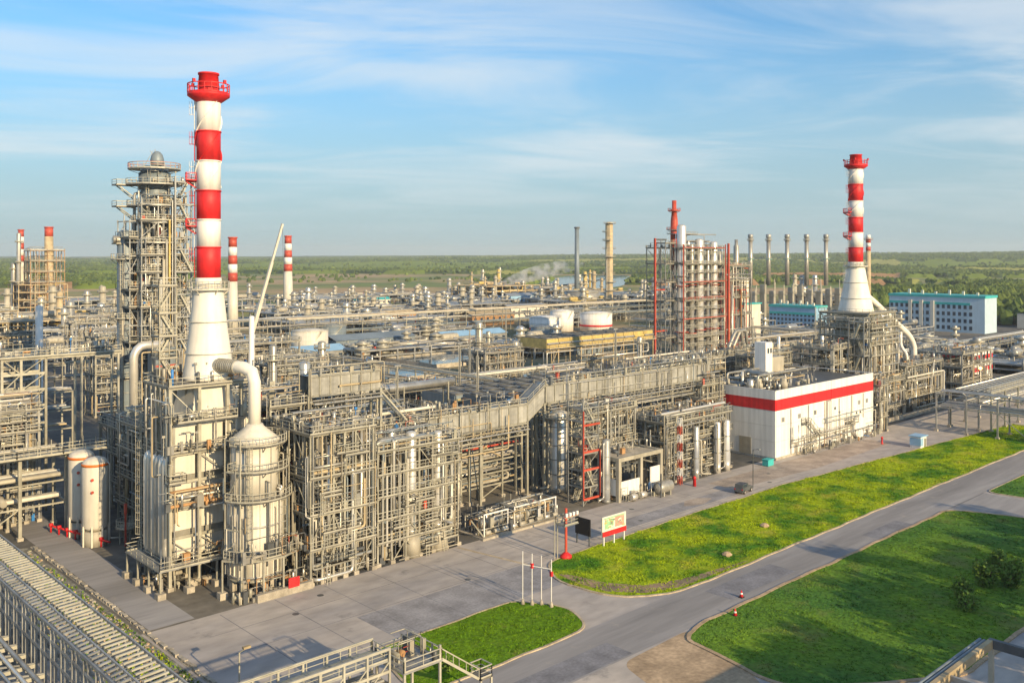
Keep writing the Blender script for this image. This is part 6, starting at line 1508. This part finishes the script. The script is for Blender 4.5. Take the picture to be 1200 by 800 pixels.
# tall thin lamp masts through the plant
for k, (x, y, h, lab) in enumerate(((176,150,26,'thin lamp mast above the gallery left of the white hall'),(130,150,24,'thin lamp mast above the middle of the high gallery'),(110,152,22,'thin lamp mast by the low gallery'),(240,260,24,'thin lamp mast behind the slim basin columns'),(196,230,20,'thin lamp mast right of the pale blue basin'),(330,180,24,'thin lamp mast left of the right striped chimney'),(150,180,22,'thin lamp mast in the shaded middle yard'),(286,180,22,'thin lamp mast before the red columns'))):
    t = T('lamp_mast', lab, 'lamp mast', (x,y,0)); t.cyl('pole', (x,y,0), (x,y,h), .16, 'clad2', 8); t.box('lamp_head', x-.8,y-.2,h,x+.8,y+.2,h+.35,'steel2'); ladder(t, (x-.3,y-.3,1), h-1, -.7, -.7, False)
# tree line along the right edge of the plant
tm2 = MB(); rng = random.Random(77)
for _ in range(1500):
    a = rng.uniform(.30,.47); r = rng.uniform(660,1060); x, y = r*cos(a), r*sin(a); s = rng.uniform(2.5,5); i = len(tm2.v); z = s*.9; hh = rng.uniform(1.1,1.9)
    for (p, q, w) in ico:
        k = s*rng.uniform(.7,1.25); tm2.v.append((x+k*p,y+k*q,z+k*w*hh))
    for f in icf: tm2.f.append(tuple(i+c for c in f)); tm2.sm.append(False); tm2.mi.append(0)
single('tree_belt', 'belt of dense green trees behind the white office building', 'trees', tm2, 'forest', kind='stuff')

# ------------------------------------------------------------------ the evening air
hb = MB().box(-9100,-9100,-1.6,14100,14100,175)
hm = bpy.data.materials.new('haze'); hm.use_nodes = True; hm.node_tree.nodes.clear()
ho = hm.node_tree.nodes.new('ShaderNodeOutputMaterial'); hv = hm.node_tree.nodes.new('ShaderNodeVolumePrincipled')
hv.inputs['Color'].default_value = (.80,.88,1,1); hv.inputs['Density'].default_value = 0.00008; hv.inputs['Anisotropy'].default_value = .1
hm.node_tree.links.new(hv.outputs[0], ho.inputs['Volume']); MATS['haze'] = hm
single('haze', 'thin evening haze over the whole plant and hills', 'haze', hb, 'haze', kind='stuff')

# a small plume of steam over the far plant
pth = [(596,678,8),(604,670,13),(614,662,18),(626,653,23),(640,642,28),(656,630,32),(674,616,35)]; rad_ = [2,5,7,9,10,9,3]
sm_ = MB(); n_ = 14
for (px_, py_, pz_), r_ in zip(pth, rad_):
    for j in range(n_): a = 2*pi*j/n_; sm_.v.append((px_+r_*.68*cos(a)*.7, py_+r_*.73*cos(a)*.7, pz_+r_*sin(a)*.8))
for k in range(len(pth)-1):
    for j in range(n_): a = k*n_+j; b = k*n_+(j+1)%n_; sm_.f.append((a,b,b+n_,a+n_)); sm_.sm.append(True); sm_.mi.append(0)
sm_.f += [tuple(reversed(range(n_))), tuple(range((len(pth)-1)*n_, len(pth)*n_))]; sm_.sm += [False]*2; sm_.mi += [0]*2
vm = bpy.data.materials.new('steam'); vm.use_nodes = True; N = vm.node_tree.nodes; N.clear()
vo = N.new('ShaderNodeOutputMaterial'); vv = N.new('ShaderNodeVolumePrincipled'); vv.inputs['Color'].default_value = (.97,.97,.97,1); vv.inputs['Anisotropy'].default_value = .2
vg_ = N.new('ShaderNodeNewGeometry'); vn = N.new('ShaderNodeTexNoise'); vn.inputs['Scale'].default_value = .13; vn.inputs['Detail'].default_value = 3
vr = N.new('ShaderNodeMapRange'); vr.inputs['From Min'].default_value = .42; vr.inputs['From Max'].default_value = .68; vr.inputs['To Max'].default_value = .22
vm.node_tree.links.new(vg_.outputs['Position'], vn.inputs['Vector']); vm.node_tree.links.new(vn.outputs[0], vr.inputs['Value']); vm.node_tree.links.new(vr.outputs[0], vv.inputs['Density'])
vm.node_tree.links.new(vv.outputs[0], vo.inputs['Volume']); MATS['steam'] = vm
single('steam', 'white steam drifting up from the tan process unit by the lake', 'steam', sm_, 'steam', kind='stuff')
